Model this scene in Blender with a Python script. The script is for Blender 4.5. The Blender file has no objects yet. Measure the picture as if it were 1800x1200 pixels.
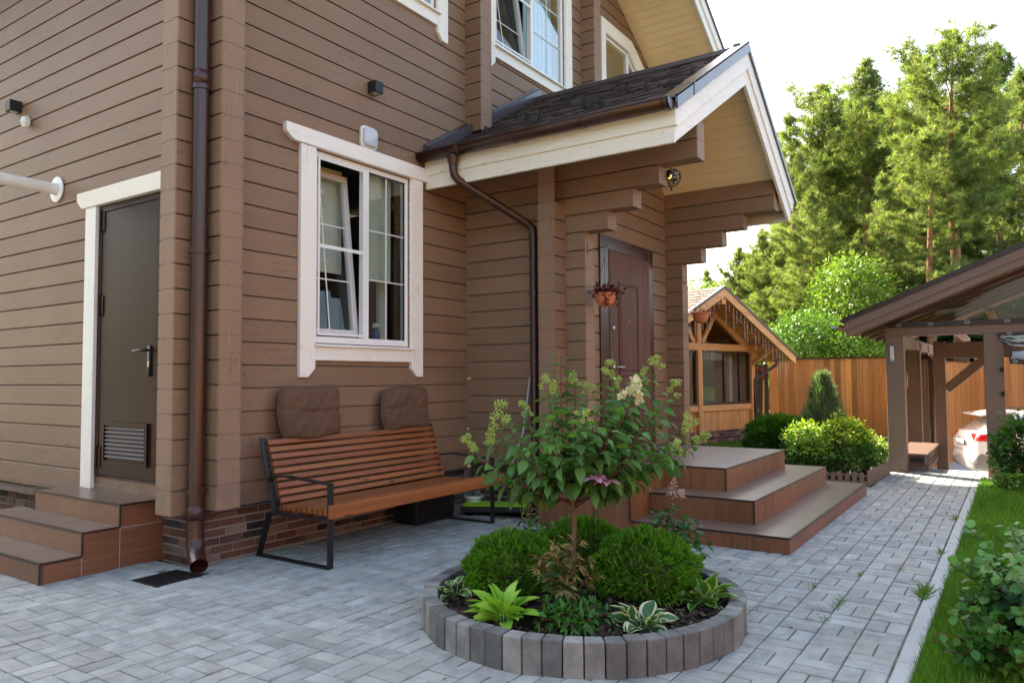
import bpy, bmesh, math, random
import numpy as np
from mathutils import Vector, Matrix, Euler
from math import sin, cos, pi, radians, sqrt, atan2
random.seed(7); rng = np.random.default_rng(7)
SC = bpy.context.scene
COL = SC.collection

# ------------------------------------------------------------------ camera
F_PX = 1315.12
YAW, PITCH, ROLL = 0.594415, 0.0486402, -0.0066072
Fv = Vector((cos(YAW)*cos(PITCH), sin(YAW)*cos(PITCH), sin(PITCH)))
r0 = Fv.cross(Vector((0, 0, 1))).normalized(); u0 = r0.cross(Fv)
Rv = r0*cos(ROLL)+u0*sin(ROLL); Uv = -r0*sin(ROLL)+u0*cos(ROLL)
cam = bpy.data.cameras.new('camera'); co = bpy.data.objects.new('camera', cam); COL.objects.link(co)
cam.sensor_width = 36; cam.lens = F_PX/1800*36; cam.clip_start = 0.05; cam.clip_end = 500
mw = Matrix((Rv, Uv, -Fv)).transposed().to_4x4(); mw.translation = (0, 0, 1.35); co.matrix_world = mw
SC.camera = co

# ------------------------------------------------------------------ light
SUN_AZ = radians(62)      # direction to the sun, measured from +X towards +Y
SUN_EL = radians(42)
w = bpy.data.worlds.new('World'); SC.world = w; w.use_nodes = True
nt = w.node_tree; bg = nt.nodes['Background']
sky = nt.nodes.new('ShaderNodeTexSky'); sky.sky_type = 'NISHITA'; sky.sun_disc = False
sky.sun_elevation = SUN_EL; sky.sun_rotation = pi/2-SUN_AZ
sky.air_density = 1.0; sky.dust_density = 4.0; sky.ozone_density = 1.0
tint = nt.nodes.new('ShaderNodeMix'); tint.data_type = 'RGBA'; tint.blend_type = 'MULTIPLY'; tint.inputs[0].default_value = 1
tint.inputs[7].default_value = (1.10, 1.03, 0.90, 1)
nt.links.new(sky.outputs[0], tint.inputs[6]); nt.links.new(tint.outputs[2], bg.inputs[0]); bg.inputs[1].default_value = 0.15
sl = bpy.data.lights.new('sun', 'SUN'); sl.energy = 5.0; sl.angle = radians(0.55); sl.color = (1.0, 0.9, 0.74)
so = bpy.data.objects.new('sun', sl); COL.objects.link(so)
sd = Vector((cos(SUN_AZ)*cos(SUN_EL), sin(SUN_AZ)*cos(SUN_EL), sin(SUN_EL)))
so.rotation_euler = sd.to_track_quat('Z', 'Y').to_euler(); so.location = (10, 20, 20)
SC.view_settings.view_transform = 'Standard'; SC.view_settings.look = 'None'
SC.view_settings.exposure = 2.24; SC.view_settings.gamma = 1.0
SC.render.engine = 'CYCLES'

# ------------------------------------------------------------------ helpers
def tag(o, label=None, cat=None, group=None, kind=None):
    if label: o['label'] = label
    if cat: o['category'] = cat
    if group: o['group'] = group
    if kind: o['kind'] = kind
    return o
def thing(name, loc, label, cat, group=None, rz=0.0):
    o = bpy.data.objects.new(name, None); COL.objects.link(o)
    o.empty_display_size = 0.1; o.location = loc; o.rotation_euler = (0, 0, rz)
    return tag(o, label, cat, group)
def root_mat(p):
    M = Matrix.Identity(4)
    while p is not None:
        M = Matrix.LocRotScale(p.location, p.rotation_euler, p.scale) @ M
        p = p.parent
    return M
def copy_tree(o, parent=None):
    c = o.copy(); COL.objects.link(c)
    if parent is not None: c.parent = parent
    for ch in list(o.children): copy_tree(ch, c)
    return c

class MB:
    """collects faces, builds ONE mesh object"""
    def __init__(s): s.v = []; s.f = []; s.c = []; s.hc = True
    def add(s, vs, fs, col=None):
        n = len(s.v); s.v += [tuple(x) for x in vs]
        s.f += [tuple(i+n for i in q) for q in fs]
        if col is not None: s.hc = True
        s.c += [col or (1, 1, 1)]*len(fs); return s
    def box(s, x0, x1, y0, y1, z0, z1, col=None):
        return s.add([(x, y, z) for x in (x0, x1) for y in (y0, y1) for z in (z0, z1)],
                     [(0, 1, 3, 2), (4, 6, 7, 5), (0, 4, 5, 1), (2, 3, 7, 6), (0, 2, 6, 4), (1, 5, 7, 3)], col)
    def obox(s, M, sx, sy, sz, col=None):
        return s.add([M @ Vector((x, y, z)) for x in (-sx/2, sx/2) for y in (-sy/2, sy/2) for z in (-sz/2, sz/2)],
                     [(0, 1, 3, 2), (4, 6, 7, 5), (0, 4, 5, 1), (2, 3, 7, 6), (0, 2, 6, 4), (1, 5, 7, 3)], col)
    def bar(s, a, b, wd, hg, up=(0, 0, 1), col=None):
        a = Vector(a); b = Vector(b); d = (b-a); L = d.length; d.normalize()
        x = d.cross(Vector(up)); x = x.normalized() if x.length > 1e-5 else Vector((1, 0, 0)); z = x.cross(d)
        M = Matrix((x, d, z)).transposed().to_4x4(); M.translation = (a+b)/2
        return s.obox(M, wd, L, hg, col)
    def prism(s, poly, ax, a0, a1, col=None):
        def P(p, a):
            return {'x': (a, p[0], p[1]), 'y': (p[0], a, p[1]), 'z': (p[0], p[1], a)}[ax]
        n = len(poly); vs = [P(p, a0) for p in poly]+[P(p, a1) for p in poly]
        fs = [(i, (i+1) % n, n+(i+1) % n, n+i) for i in range(n)]+[tuple(range(n))[::-1], tuple(range(n, 2*n))]
        return s.add(vs, fs, col)
    def tube(s, pts, r, n=10, col=None, cap=True):
        pts = [Vector(p) for p in pts]; m = len(pts)
        rr = r if isinstance(r, (list, tuple)) else [r]*m
        d = (pts[1]-pts[0]).normalized(); x = d.orthogonal().normalized(); vs = []
        for i, p in enumerate(pts):
            t = (pts[min(i+1, m-1)]-pts[max(i-1, 0)])
            if t.length < 1e-9: t = d
            t.normalize(); x = (x-t*x.dot(t)); x = x.normalized() if x.length > 1e-6 else t.orthogonal().normalized()
            y = t.cross(x)
            vs += [p+(x*cos(2*pi*k/n)+y*sin(2*pi*k/n))*rr[i] for k in range(n)]
        fs = [(i*n+k, i*n+(k+1) % n, (i+1)*n+(k+1) % n, (i+1)*n+k) for i in range(m-1) for k in range(n)]
        if cap: fs += [tuple(range(n))[::-1], tuple(range((m-1)*n, m*n))]
        return s.add(vs, fs, col)
    def lathe(s, prof, c, n=24, col=None, ax='z'):
        vs = []; m = len(prof); c = Vector(c)
        for (r, h) in prof:
            for k in range(n):
                a = 2*pi*k/n; q = (r*cos(a), r*sin(a), h)
                if ax == 'x': q = (h, r*cos(a), r*sin(a))
                if ax == 'y': q = (r*cos(a), h, r*sin(a))
                vs.append(c+Vector(q))
        fs = [(i*n+k, i*n+(k+1) % n, (i+1)*n+(k+1) % n, (i+1)*n+k) for i in range(m-1) for k in range(n)]
        return s.add(vs, fs, col)
    def ball(s, c, r, n=8, col=None, sc=(1, 1, 1)):
        c = Vector(c); vs = []; m = n//2+1
        for i in range(m+1):
            t = pi*i/m
            for k in range(n):
                a = 2*pi*k/n; vs.append(c+Vector((r*sin(t)*cos(a)*sc[0], r*sin(t)*sin(a)*sc[1], r*cos(t)*sc[2])))
        fs = [(i*n+k, (i+1)*n+k, (i+1)*n+(k+1) % n, i*n+(k+1) % n) for i in range(m) for k in range(n)]
        return s.add(vs, fs, col)
    def build(s, name, mat, parent=None, smooth=False, bevel=0.0, origin=None, local=False, seg=1, fixn=True):
        if parent is not None:
            Mi = Matrix.Identity(4) if local else root_mat(parent).inverted()
            vs = [Mi @ Vector(v) for v in s.v]
        else:
            origin = Vector(origin or (0, 0, 0)); vs = [Vector(v)-origin for v in s.v]
        me = bpy.data.meshes.new(name); me.from_pydata([tuple(v) for v in vs], [], s.f)
        if s.hc:
            at = me.attributes.new('Col', 'FLOAT_COLOR', 'FACE')
            at.data.foreach_set('color', [q for c in s.c for q in (*c, 1.0)])
        if fixn:
            bm = bmesh.new(); bm.from_mesh(me); bmesh.ops.recalc_face_normals(bm, faces=bm.faces); bm.to_mesh(me); bm.free()
        me.materials.append(mat)
        o = bpy.data.objects.new(name, me); COL.objects.link(o)
        if parent is not None: o.parent = parent
        else: o.location = origin
        if smooth:
            for p in me.polygons: p.use_smooth = True
        if bevel > 0:
            b = o.modifiers.new('bevel', 'BEVEL'); b.width = bevel; b.segments = seg; b.limit_method = 'ANGLE'; b.angle_limit = radians(40)
        if smooth and bevel > 0:
            pass
        return o

def npmesh(name, V, Fc, col, mat, parent=None, origin=(0, 0, 0), smooth=False, local=False):
    """fast triangle mesh from numpy arrays with one colour per face"""
    V = np.asarray(V, float)
    if parent is not None and not local:
        Mi = np.array(root_mat(parent).inverted()); V = V @ Mi[:3, :3].T+Mi[:3, 3]
    elif parent is None: V = V-np.array(origin)
    me = bpy.data.meshes.new(name); n = len(Fc)
    me.vertices.add(len(V)); me.vertices.foreach_set('co', V.astype(np.float32).ravel())
    me.loops.add(n*3); me.loops.foreach_set('vertex_index', np.asarray(Fc, np.int32).ravel())
    me.polygons.add(n); me.polygons.foreach_set('loop_start', np.arange(0, n*3, 3, dtype=np.int32))
    me.update(calc_edges=True)
    if col is not None:
        at = me.attributes.new('Col', 'FLOAT_COLOR', 'FACE')
        c4 = np.ones((n, 4), np.float32); c4[:, :3] = col; at.data.foreach_set('color', c4.ravel())
    if smooth: me.polygons.foreach_set('use_smooth', np.ones(n, bool))
    me.materials.append(mat); me.validate()
    o = bpy.data.objects.new(name, me); COL.objects.link(o)
    if parent is not None: o.parent = parent
    else: o.location = origin
    return o

def norm(a): return a/np.maximum(np.linalg.norm(a, axis=-1, keepdims=True), 1e-9)
def inst(T, TF, TC, P, D, Nn, S, W, C):
    """copies of a template (x width, y length, z normal). TC: per-face 0/1 picks C[:,0] or C[:,1]."""
    P = np.asarray(P, float); D = norm(np.asarray(D, float)); X = norm(np.cross(D, np.asarray(Nn, float))); Z = np.cross(X, D)
    n = len(P); k = len(T); S = np.broadcast_to(np.asarray(S, float), (n,)); W = np.broadcast_to(np.asarray(W, float), (n,))
    V = (P[:, None]+X[:, None]*(T[None, :, 0, None]*(S*W)[:, None, None])+D[:, None]*(T[None, :, 1, None]*S[:, None, None])
         + Z[:, None]*(T[None, :, 2, None]*S[:, None, None])).reshape(-1, 3)
    Fo = (TF[None]+np.arange(n)[:, None, None]*k).reshape(-1, 3)
    C = np.asarray(C, float)
    if C.ndim == 2: C = np.repeat(C[:, None], 2, 1)
    cc = C[:, TC].reshape(-1, 3) if True else None
    return V, Fo, cc
def joinp(parts):
    V = []; Fc = []; C = []; n = 0
    for v, f, c in parts: V.append(v); Fc.append(f+n); C.append(c); n += len(v)
    return np.concatenate(V), np.concatenate(Fc), np.concatenate(C)
def leaf_tpl(ts, ws, fold=0.25, droop=0.25, edge=None, wave=0.0):
    """leaf of length 1 along y; half widths ws at ts; fold lifts the sides, droop bends the tip down"""
    V = []; Fc = []; C = []
    cols = [-1, 0, 1] if edge is None else [-1, -edge, 0, edge, 1]
    m = len(cols)
    for i, (t, wd) in enumerate(zip(ts, ws)):
        for x in cols:
            V.append((x*wd, t, abs(x)*wd*fold-droop*t*t+wave*wd*sin(i*2.1+x*1.7)))
    for i in range(len(ts)-1):
        for j in range(m-1):
            a = i*m+j; b = a+1; c = a+m; d = c+1
            e = 1 if (edge is not None and j in (0, m-2)) else 0
            Fc += [(a, b, d), (a, d, c)]; C += [e, e]
    return np.array(V, float), np.array(Fc), np.array(C)
LEAF = leaf_tpl((0, .18, .42, .7, 1), (.01, .22, .30, .20, .005), .3, .25)
LEAFS = (np.array([(0, 0, 0), (-.28, .45, .06), (.28, .45, .06), (0, 1, -.1), (0, .45, -.02)], float),
         np.array([(0, 4, 1), (0, 2, 4), (1, 4, 3), (4, 2, 3)]), np.array([0, 0, 0, 0]))
NEED = (np.array([(-.5, 0, 0), (.5, 0, 0), (0, 1, 0)], float), np.array([(0, 1, 2)]), np.array([0]))
def rcol(n, base, var=.2, hue=.08):
    b = np.array(base, float)[None]; k = 1+var*(rng.random((n, 1))*2-1)
    h = 1+hue*(rng.random((n, 3))*2-1); return np.clip(b*k*h, 0, 1)
def rdir(n):
    v = rng.normal(size=(n, 3)); return norm(v)

# ------------------------------------------------------------------ materials
class NM:
    def __init__(s, name):
        s.m = bpy.data.materials.new(name); s.m.use_nodes = True; s.t = s.m.node_tree; s.t.nodes.clear()
        s.out = s.n('ShaderNodeOutputMaterial')
    def n(s, ty, **kw):
        x = s.t.nodes.new(ty)
        for k, v in kw.items():
            if k in x.inputs: x.inputs[k].default_value = v
            else: setattr(x, k, v)
        return x
    def l(s, a, b): s.t.links.new(a, b)
    def noise(s, scale, vec=None, detail=4, rough=.55, dist=0.0):
        x = s.n('ShaderNodeTexNoise', Scale=scale, Detail=detail, Roughness=rough, Distortion=dist)
        if vec is not None: s.l(vec, x.inputs['Vector'])
        return x.outputs['Fac']
    def ramp(s, fac, p0, p1, c0=(0, 0, 0, 1), c1=(1, 1, 1, 1)):
        x = s.n('ShaderNodeValToRGB'); s.l(fac, x.inputs[0])
        x.color_ramp.elements[0].position = p0; x.color_ramp.elements[1].position = p1
        x.color_ramp.elements[0].color = c0; x.color_ramp.elements[1].color = c1; return x.outputs[0]
    def mix(s, fac, a, b, mode='MIX'):
        x = s.n('ShaderNodeMix', data_type='RGBA', blend_type=mode)
        if isinstance(fac, (int, float)): x.inputs[0].default_value = fac
        else: s.l(fac, x.inputs[0])
        for i, q in ((6, a), (7, b)):
            if isinstance(q, (tuple, list)): x.inputs[i].default_value = (*q[:3], 1)
            else: s.l(q, x.inputs[i])
        return x.outputs[2]
    def obj(s, sc=(1, 1, 1), rot=(0, 0, 0), coord='Object'):
        t = s.n('ShaderNodeTexCoord'); mp = s.n('ShaderNodeMapping'); mp.inputs['Scale'].default_value = sc; mp.inputs['Rotation'].default_value = rot
        s.l(t.outputs[coord], mp.inputs[0]); return mp.outputs[0]
    def attr(s): return s.n('ShaderNodeAttribute', attribute_name='Col').outputs['Color']
    def bump(s, h, strength=.3, dist=.01):
        x = s.n('ShaderNodeBump', Strength=strength, Distance=dist); s.l(h, x.inputs['Height']); return x.outputs[0]
    def bsdf(s, col, rough=.6, spec=.4, metal=0, nrm=None, **kw):
        b = s.n('ShaderNodeBsdfPrincipled'); b.inputs['Roughness'].default_value = rough if isinstance(rough, (int, float)) else .5
        if not isinstance(rough, (int, float)): s.l(rough, b.inputs['Roughness'])
        b.inputs['Specular IOR Level'].default_value = spec; b.inputs['Metallic'].default_value = metal
        if isinstance(col, (tuple, list)): b.inputs['Base Color'].default_value = (*col[:3], 1)
        else: s.l(col, b.inputs['Base Color'])
        if nrm is not None: s.l(nrm, b.inputs['Normal'])
        for k, v in kw.items(): b.inputs[k].default_value = v
        return b.outputs[0]
    def done(s, sh): s.l(sh, s.out.inputs[0]); return s.m

def m_paintwood(name, col, axis, rough=.55, var=.14, worn=0.3):
    """painted boards, grain along axis; faint knots, cracks and paler worn patches"""
    s = NM(name); sc = {'x': (.6, 9, 9), 'y': (9, .6, 9), 'z': (9, 9, .6)}[axis]; sf = {'x': (2, 60, 60), 'y': (60, 2, 60), 'z': (60, 60, 2)}[axis]
    v = s.obj(sc); vf = s.obj(sf); v1 = s.obj()
    a = s.noise(1.2, v, 5); g = s.noise(1.0, vf, 3); big = s.noise(.9, v1, 3)
    c = s.mix(a, tuple(x*(1-var) for x in col), tuple(x*(1+var) for x in col))
    c = s.mix(s.ramp(big, .35, .75), c, tuple(x*(1+var*.8)+.01 for x in col))
    wn = s.ramp(s.noise(3.5, v, 6, .7), .60, .72); c = s.mix(wn, c, tuple(min(1, x*1.22+.02) for x in col)) if worn else c
    cr = s.ramp(s.noise(2.2, s.obj(tuple(q*1.4 for q in sc)), 2, .4, .3), .497, .503, (0, 0, 0, 1), (1, 1, 1, 1))
    cr2 = s.ramp(s.noise(2.2, s.obj(tuple(q*1.4 for q in sc)), 2, .4, .3), .505, .512)
    ck = s.n('ShaderNodeMath', operation='SUBTRACT'); s.l(cr, ck.inputs[0]); s.l(cr2, ck.inputs[1])
    gate = s.ramp(s.noise(1.6, v1, 2), .50, .56)
    ckk = s.n('ShaderNodeMath', operation='MULTIPLY'); s.l(ck.outputs[0], ckk.inputs[0]); s.l(gate, ckk.inputs[1])
    c = s.mix(ckk.outputs[0], c, tuple(x*.55 for x in col))
    kv = s.obj({'x': (1.3, 7, 7), 'y': (7, 1.3, 7), 'z': (7, 7, 1.3)}[axis]); vo = s.n('ShaderNodeTexVoronoi', Scale=1.0); s.l(kv, vo.inputs['Vector'])
    kn = s.ramp(vo.outputs['Distance'], .04, .10, (1, 1, 1, 1), (0, 0, 0, 1)); kg = s.n('ShaderNodeMath', operation='MULTIPLY'); s.l(kn, kg.inputs[0]); kg.inputs[1].default_value = .35
    c = s.mix(kg.outputs[0], c, tuple(x*.6 for x in col))
    c = s.mix(1.0, c, s.attr(), 'MULTIPLY')
    z_ = s.n('ShaderNodeSeparateXYZ'); s.l(s.n('ShaderNodeNewGeometry').outputs['Position'], z_.inputs[0]); sp = s.noise(6, v1, 5, .7)
    zr = s.n('ShaderNodeMapRange'); s.l(z_.outputs[2], zr.inputs[0]); zr.inputs[1].default_value = .95; zr.inputs[2].default_value = .38
    dm = s.n('ShaderNodeMath', operation='MULTIPLY'); s.l(zr.outputs[0], dm.inputs[0]); s.l(s.ramp(sp, .45, .65), dm.inputs[1]); c = s.mix(dm.outputs[0], c, (.17, .13, .10)) if worn else c
    nb = s.bump(g, .4, .005)
    return s.done(s.bsdf(c, rough, .35, nrm=nb))
def m_wood(name, col, dark, axis, scale=1.0, rough=.5, attr=False, knots=True, bands=14):
    """stained timber with visible grain lines and knots"""
    s = NM(name); k = scale; sc = {'x': (.5*k, bands, bands), 'y': (bands, .5*k, bands), 'z': (bands, bands, .5*k)}[axis]
    v = s.obj(sc); g = s.noise(1.0, v, 4, .6, 1.2); f = s.noise(4.0, v, 3, .7)
    c = s.mix(s.ramp(g, .35, .68), col, dark)
    c = s.mix(s.ramp(f, .45, .75), c, tuple(x*.72 for x in col))
    if knots:
        kv = s.obj({'x': (2.2, 8, 8), 'y': (8, 2.2, 8), 'z': (8, 8, 2.2)}[axis])
        vo = s.n('ShaderNodeTexVoronoi', Scale=1.0); s.l(kv, vo.inputs['Vector'])
        kn = s.ramp(vo.outputs['Distance'], .05, .11, (1, 1, 1, 1), (0, 0, 0, 1)); c = s.mix(kn, c, tuple(x*.35 for x in dark))
    if attr: c = s.mix(1.0, c, s.attr(), 'MULTIPLY')
    return s.done(s.bsdf(c, rough, .4, nrm=s.bump(g, .25, .003)))
def m_plain(name, col, rough=.5, metal=0, spec=.4, nscale=40, var=.06, bump=.05, attr=False, coat=0):
    s = NM(name); v = s.obj(); a = s.noise(nscale, v, 4); b = s.noise(2.5, v, 4)
    c = s.mix(a, tuple(x*(1-var) for x in col), tuple(min(1, x*(1+var)) for x in col))
    c = s.mix(s.ramp(b, .3, .8), c, tuple(min(1, x*(1+1.5*var)) for x in col))
    if attr: c = s.mix(1.0, c, s.attr(), 'MULTIPLY')
    r = s.n('ShaderNodeMapRange'); s.l(b, r.inputs[0]); r.inputs[3].default_value = max(.02, rough-.07); r.inputs[4].default_value = min(1, rough+.09)
    return s.done(s.bsdf(c, r.outputs[0], spec, metal, nrm=s.bump(a, bump, .002), **({'Coat Weight': coat} if coat else {})))
def m_leaf(name, rough=.45, trans=.35, spec=.35, tint=(1.15, 1.25, .45)):
    s = NM(name); c = s.attr(); b = s.bsdf(c, rough, spec)
    tr = s.n('ShaderNodeBsdfTranslucent'); cc = s.mix(1.0, c, tint, 'MULTIPLY'); s.l(cc, tr.inputs[0])
    mx = s.n('ShaderNodeMixShader', Fac=trans); s.l(b, mx.inputs[1]); s.l(tr.outputs[0], mx.inputs[2]); return s.done(mx.outputs[0])
def m_attr(name, rough=.8, nscale=30, var=.25, bump=.4, bd=.004, spec=.25, big=.25):
    """per-piece colour (bricks, stones) broken up with grain and stains"""
    s = NM(name); v = s.obj(); a = s.noise(nscale, v, 6, .65); b = s.noise(nscale*.12, v, 5, .6)
    c = s.mix(1.0, s.attr(), s.mix(a, (1-var,)*3, (1+var,)*3), 'MULTIPLY')
    c = s.mix(1.0, c, s.mix(s.ramp(b, .3, .72), (1-big,)*3, (1+big,)*3), 'MULTIPLY')
    st = s.ramp(s.noise(nscale*.03, v, 6, .75), .56, .70); c = s.mix(s.n('ShaderNodeMath', operation='MULTIPLY').outputs[0] if 0 else st, c, s.mix(1.0, c, (.80, .76, .70), 'MULTIPLY'))
    return s.done(s.bsdf(c, rough, spec, nrm=s.bump(a, bump, bd)))
def m_glass(name, tint=(.9, .95, .95), rough=.0, refl=1.0):
    s = NM(name); g = s.n('ShaderNodeBsdfGlossy', Roughness=rough); g.inputs[0].default_value = (1, 1, 1, 1)
    t = s.n('ShaderNodeBsdfTransparent'); t.inputs[0].default_value = (*tint, 1)
    f = s.n('ShaderNodeLayerWeight', Blend=.5); pw = s.n('ShaderNodeMath', operation='POWER'); s.l(f.outputs['Facing'], pw.inputs[0]); pw.inputs[1].default_value = 4.0
    mu = s.n('ShaderNodeMath', operation='MULTIPLY_ADD', use_clamp=True); s.l(pw.outputs[0], mu.inputs[0]); mu.inputs[1].default_value = .9*refl; mu.inputs[2].default_value = .045*refl
    mx = s.n('ShaderNodeMixShader'); s.l(mu.outputs[0], mx.inputs[0]); s.l(t.outputs[0], mx.inputs[1]); s.l(g.outputs[0], mx.inputs[2])
    return s.done(mx.outputs[0])

TAUPE = (.228, .137, .084)
M = {}
M['wall_x'] = m_paintwood('taupe_paint_x', TAUPE, 'x'); M['wall_y'] = m_paintwood('taupe_paint_y', TAUPE, 'y')
M['endgrain'] = m_paintwood('taupe_end_grain', (.262, .163, .105), 'z', .6, .10)
M['trim_x'] = m_paintwood('cream_trim_x', (.85, .81, .75), 'x', .5, .04, 0); M['trim_z'] = m_paintwood('cream_trim_z', (.85, .81, .75), 'z', .5, .04, 0)
M['fascia_y'] = m_paintwood('cream_fascia_y', (.84, .78, .66), 'y', .5, .05, 0); M['fascia_x'] = m_paintwood('white_fascia_x', (.85, .83, .80), 'x', .5, .05, 0)
M['soffit'] = m_paintwood('beige_soffit', (.94, .80, .52), 'y', .55, .06, 0)
M['pvc'] = m_plain('white_pvc', (.82, .82, .82), .3, var=.02, bump=0)
M['pvc_shaded'] = m_plain('shaded_sash', (.62, .60, .60), .35, var=.02, bump=0)  # the white PVC again, with shade put into its colour
M['brown_metal'] = m_plain('dark_brown_metal', (.045, .015, .010), .28, spec=.6, var=.1, bump=.05)
M['brown_flash'] = m_plain('brown_flashing', (.055, .04, .045), .26, spec=.9, var=.1, bump=.03)
M['brown_door'] = m_plain('brown_powder_coat', (.026, .010, .006), .30, spec=.14, nscale=160, var=.12, bump=.25)
M['black'] = m_plain('black_metal', (.012, .012, .014), .42, spec=.4, var=.1)
M['blackbox'] = m_plain('black_lamp_body', (.014, .014, .015), .5, var=.1)
M['grille'] = m_plain('grey_grille', (.13, .12, .125), .45, var=.08)
M['chrome'] = m_plain('brushed_steel', (.55, .52, .46), .28, metal=.9, var=.05)
M['glass'] = m_glass('window_glass', (.86, .90, .88), 0, 2.2)
M['glass_dim'] = m_glass('garden_house_glass', (.9, .92, .9), 0, .7); M['film'] = m_glass('clear_film', (.70, .60, .52), .03, .6)
M['brick'] = m_attr('old_brick', .85, 45, .35, .8, .006)
M['mortar'] = m_plain('mortar', (.22, .19, .16), .9, nscale=60, var=.25, bump=.5)
M['paver'] = m_attr('concrete_paver', .8, 70, .2, .5, .003, .3, .26)
M['kerb'] = m_attr('kerb_stone', .85, 55, .22, .7, .004, .25, .35)
M['curb'] = m_plain('pale_concrete', (.36, .37, .37), .85, nscale=50, var=.15, bump=.4)
M['unseen_yard'] = m_plain('grey_gravel_yard', (.13, .12, .105), .95, nscale=60, var=.3, bump=.6)
def m_sand():
    s = NM('joint_sand'); v = s.obj(); a = s.noise(2.2, v, 5, .7); c = s.mix(s.ramp(a, .42, .58), (.05, .048, .036), (.30, .265, .20)); g = s.noise(120, v, 3); c = s.mix(s.ramp(s.noise(5, v, 4), .60, .68), c, (.05, .075, .02))
    return s.done(s.bsdf(c, .95, .1, nrm=s.bump(g, .5, .003)))
M['sand'] = m_sand()
M['soil'] = m_plain('dark_soil', (.022, .016, .012), .95, nscale=40, var=.5, bump=1)
M['bark'] = m_attr('bark_chips', .85, 60, .35, .6, .004)
M['tile_riser'] = m_wood('wood_look_tile', (.235, .098, .046), (.15, .062, .03), 'z', 1.6, .38, True, False, 22)
M['tile_riserh'] = m_wood('wood_look_tile_flat', (.225, .10, .052), (.155, .07, .038), 'x', 1.6, .38, True, False, 22)
M['tile_tread'] = m_wood('tread_tile', (.215, .145, .112), (.165, .11, .085), 'x', 1.6, .33, True, False, 16)
M['tile_edge'] = m_plain('dark_edge_trim', (.035, .018, .014), .35, var=.15)
M['bench'] = m_wood('bench_timber', (.33, .115, .036), (.21, .066, .022), 'x', 1.0, .42, True, True, 16)
M['doorwood'] = m_wood('entrance_door_grain', (.15, .062, .034), (.065, .027, .018), 'z', .8, .62, False, False, 12)
M['fence'] = m_wood('orange_fence_boards', (.60, .245, .065), (.44, .16, .042), 'z', 1.0, .55, True, True, 12)
M['gaz'] = m_wood('amber_timber', (.78, .38, .14), (.58, .25, .085), 'x', 1.0, .5, True, False, 10)
M['gazv'] = m_wood('amber_timber_v', (.78, .38, .14), (.56, .24, .08), 'z', 1.0, .5, True, False, 10)
M['carport'] = m_paintwood('carport_brown', (.19, .12, .086), 'z', .55, .1)
M['carport_y'] = m_paintwood('carport_brown_y', (.19, .12, .086), 'y', .55, .1)
M['shingle'] = m_attr('dark_shingle', .75, 90, .25, .6, .003, .3, .2)
M['leaf'] = m_leaf('leaf', .42, .32); M['needle'] = m_leaf('needle', .55, .48, .25, (1.3, 1.3, .5)); M['petal'] = m_leaf('petal', .6, .3, .2, (1, 1, 1))
M['grass'] = m_leaf('grass_blade', .5, .35, .25)
M['stem'] = m_plain('red_stem', (.12, .035, .03), .6, var=.2)
M['twig'] = m_plain('brown_twig', (.13, .075, .05), .8, var=.3, bump=.4)
def m_pinebark():
    s = NM('pine_bark'); v = s.obj((1, 1, .35)); a = s.noise(14, v, 6, .7); z = s.n('ShaderNodeSeparateXYZ'); s.l(s.obj(), z.inputs[0])
    up = s.ramp(z.outputs[2], 0.0, 1.0); mr = s.n('ShaderNodeMapRange'); s.l(z.outputs[2], mr.inputs[0]); mr.inputs[1].default_value = 2; mr.inputs[2].default_value = 8
    base = s.mix(mr.outputs[0], (.26, .15, .10), (.52, .24, .11)); c = s.mix(s.ramp(a, .35, .65), tuple([.07, .045, .035]), base)
    return s.done(s.bsdf(c, .9, .2, nrm=s.bump(a, .8, .03)))
M['pinebark'] = m_pinebark()
M['fabric'] = m_plain('brown_corduroy', (.115, .066, .043), .95, spec=.1, nscale=25, var=.35, bump=.6)
M['blind'] = m_plain('grey_green_blind', (.60, .64, .58), .85, var=.04)
M['curtain'] = m_plain('pale_blue_curtain', (.40, .58, .66), .85, var=.04)
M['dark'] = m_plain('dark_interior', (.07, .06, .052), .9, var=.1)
M['terracotta'] = m_plain('terracotta_plastic', (.52, .17, .085), .5, var=.08)
M['white_plastic'] = m_plain('white_plastic', (.78, .77, .72), .35, var=.03)
M['frosted'] = m_plain('frosted_lens', (.50, .52, .56), .12, spec=.8, var=.05)
M['grey_plastic'] = m_plain('grey_plastic', (.18, .18, .19), .4, var=.1)
M['carpaint'] = m_plain('pearl_white_paint', (.66, .65, .62), .18, spec=.6, var=.02, bump=0, coat=.8)
M['carglass'] = m_plain('dark_tinted_glass', (.012, .012, .014), .06, spec=.8, var=.1, bump=0)
M['cargrey'] = m_plain('grey_cladding', (.16, .155, .15), .6, var=.08)
M['red'] = m_plain('red_lens', (.55, .01, .01), .12, spec=.8, var=.05, bump=0)
M['rubber'] = m_plain('tyre_rubber', (.015, .015, .015), .85, var=.2)
M['tarp'] = m_plain('brown_vinyl', (.035, .018, .014), .35, var=.15, bump=.2)
M['mat_green'] = m_plain('green_mat', (.22, .42, .02), .9, nscale=200, var=.35, bump=.6)
M['blue_plastic'] = m_plain('blue_bottle', (.03, .10, .35), .3, var=.05)
M['yellow'] = m_plain('yellow_pole', (.62, .36, .08), .5, var=.1)
M['redpole'] = m_plain('red_handle', (.5, .02, .05), .4, var=.1)
M['groove'] = m_plain('groove_shadow_gap', (.06, .035, .022), .9, var=.2)
M['grey_cloth'] = m_plain('grey_cloth', (.12, .13, .15), .9, var=.1)
M['asphalt_roof'] = m_attr('grey_brown_shingle', .85, 60, .25, .4, .003)
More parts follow.
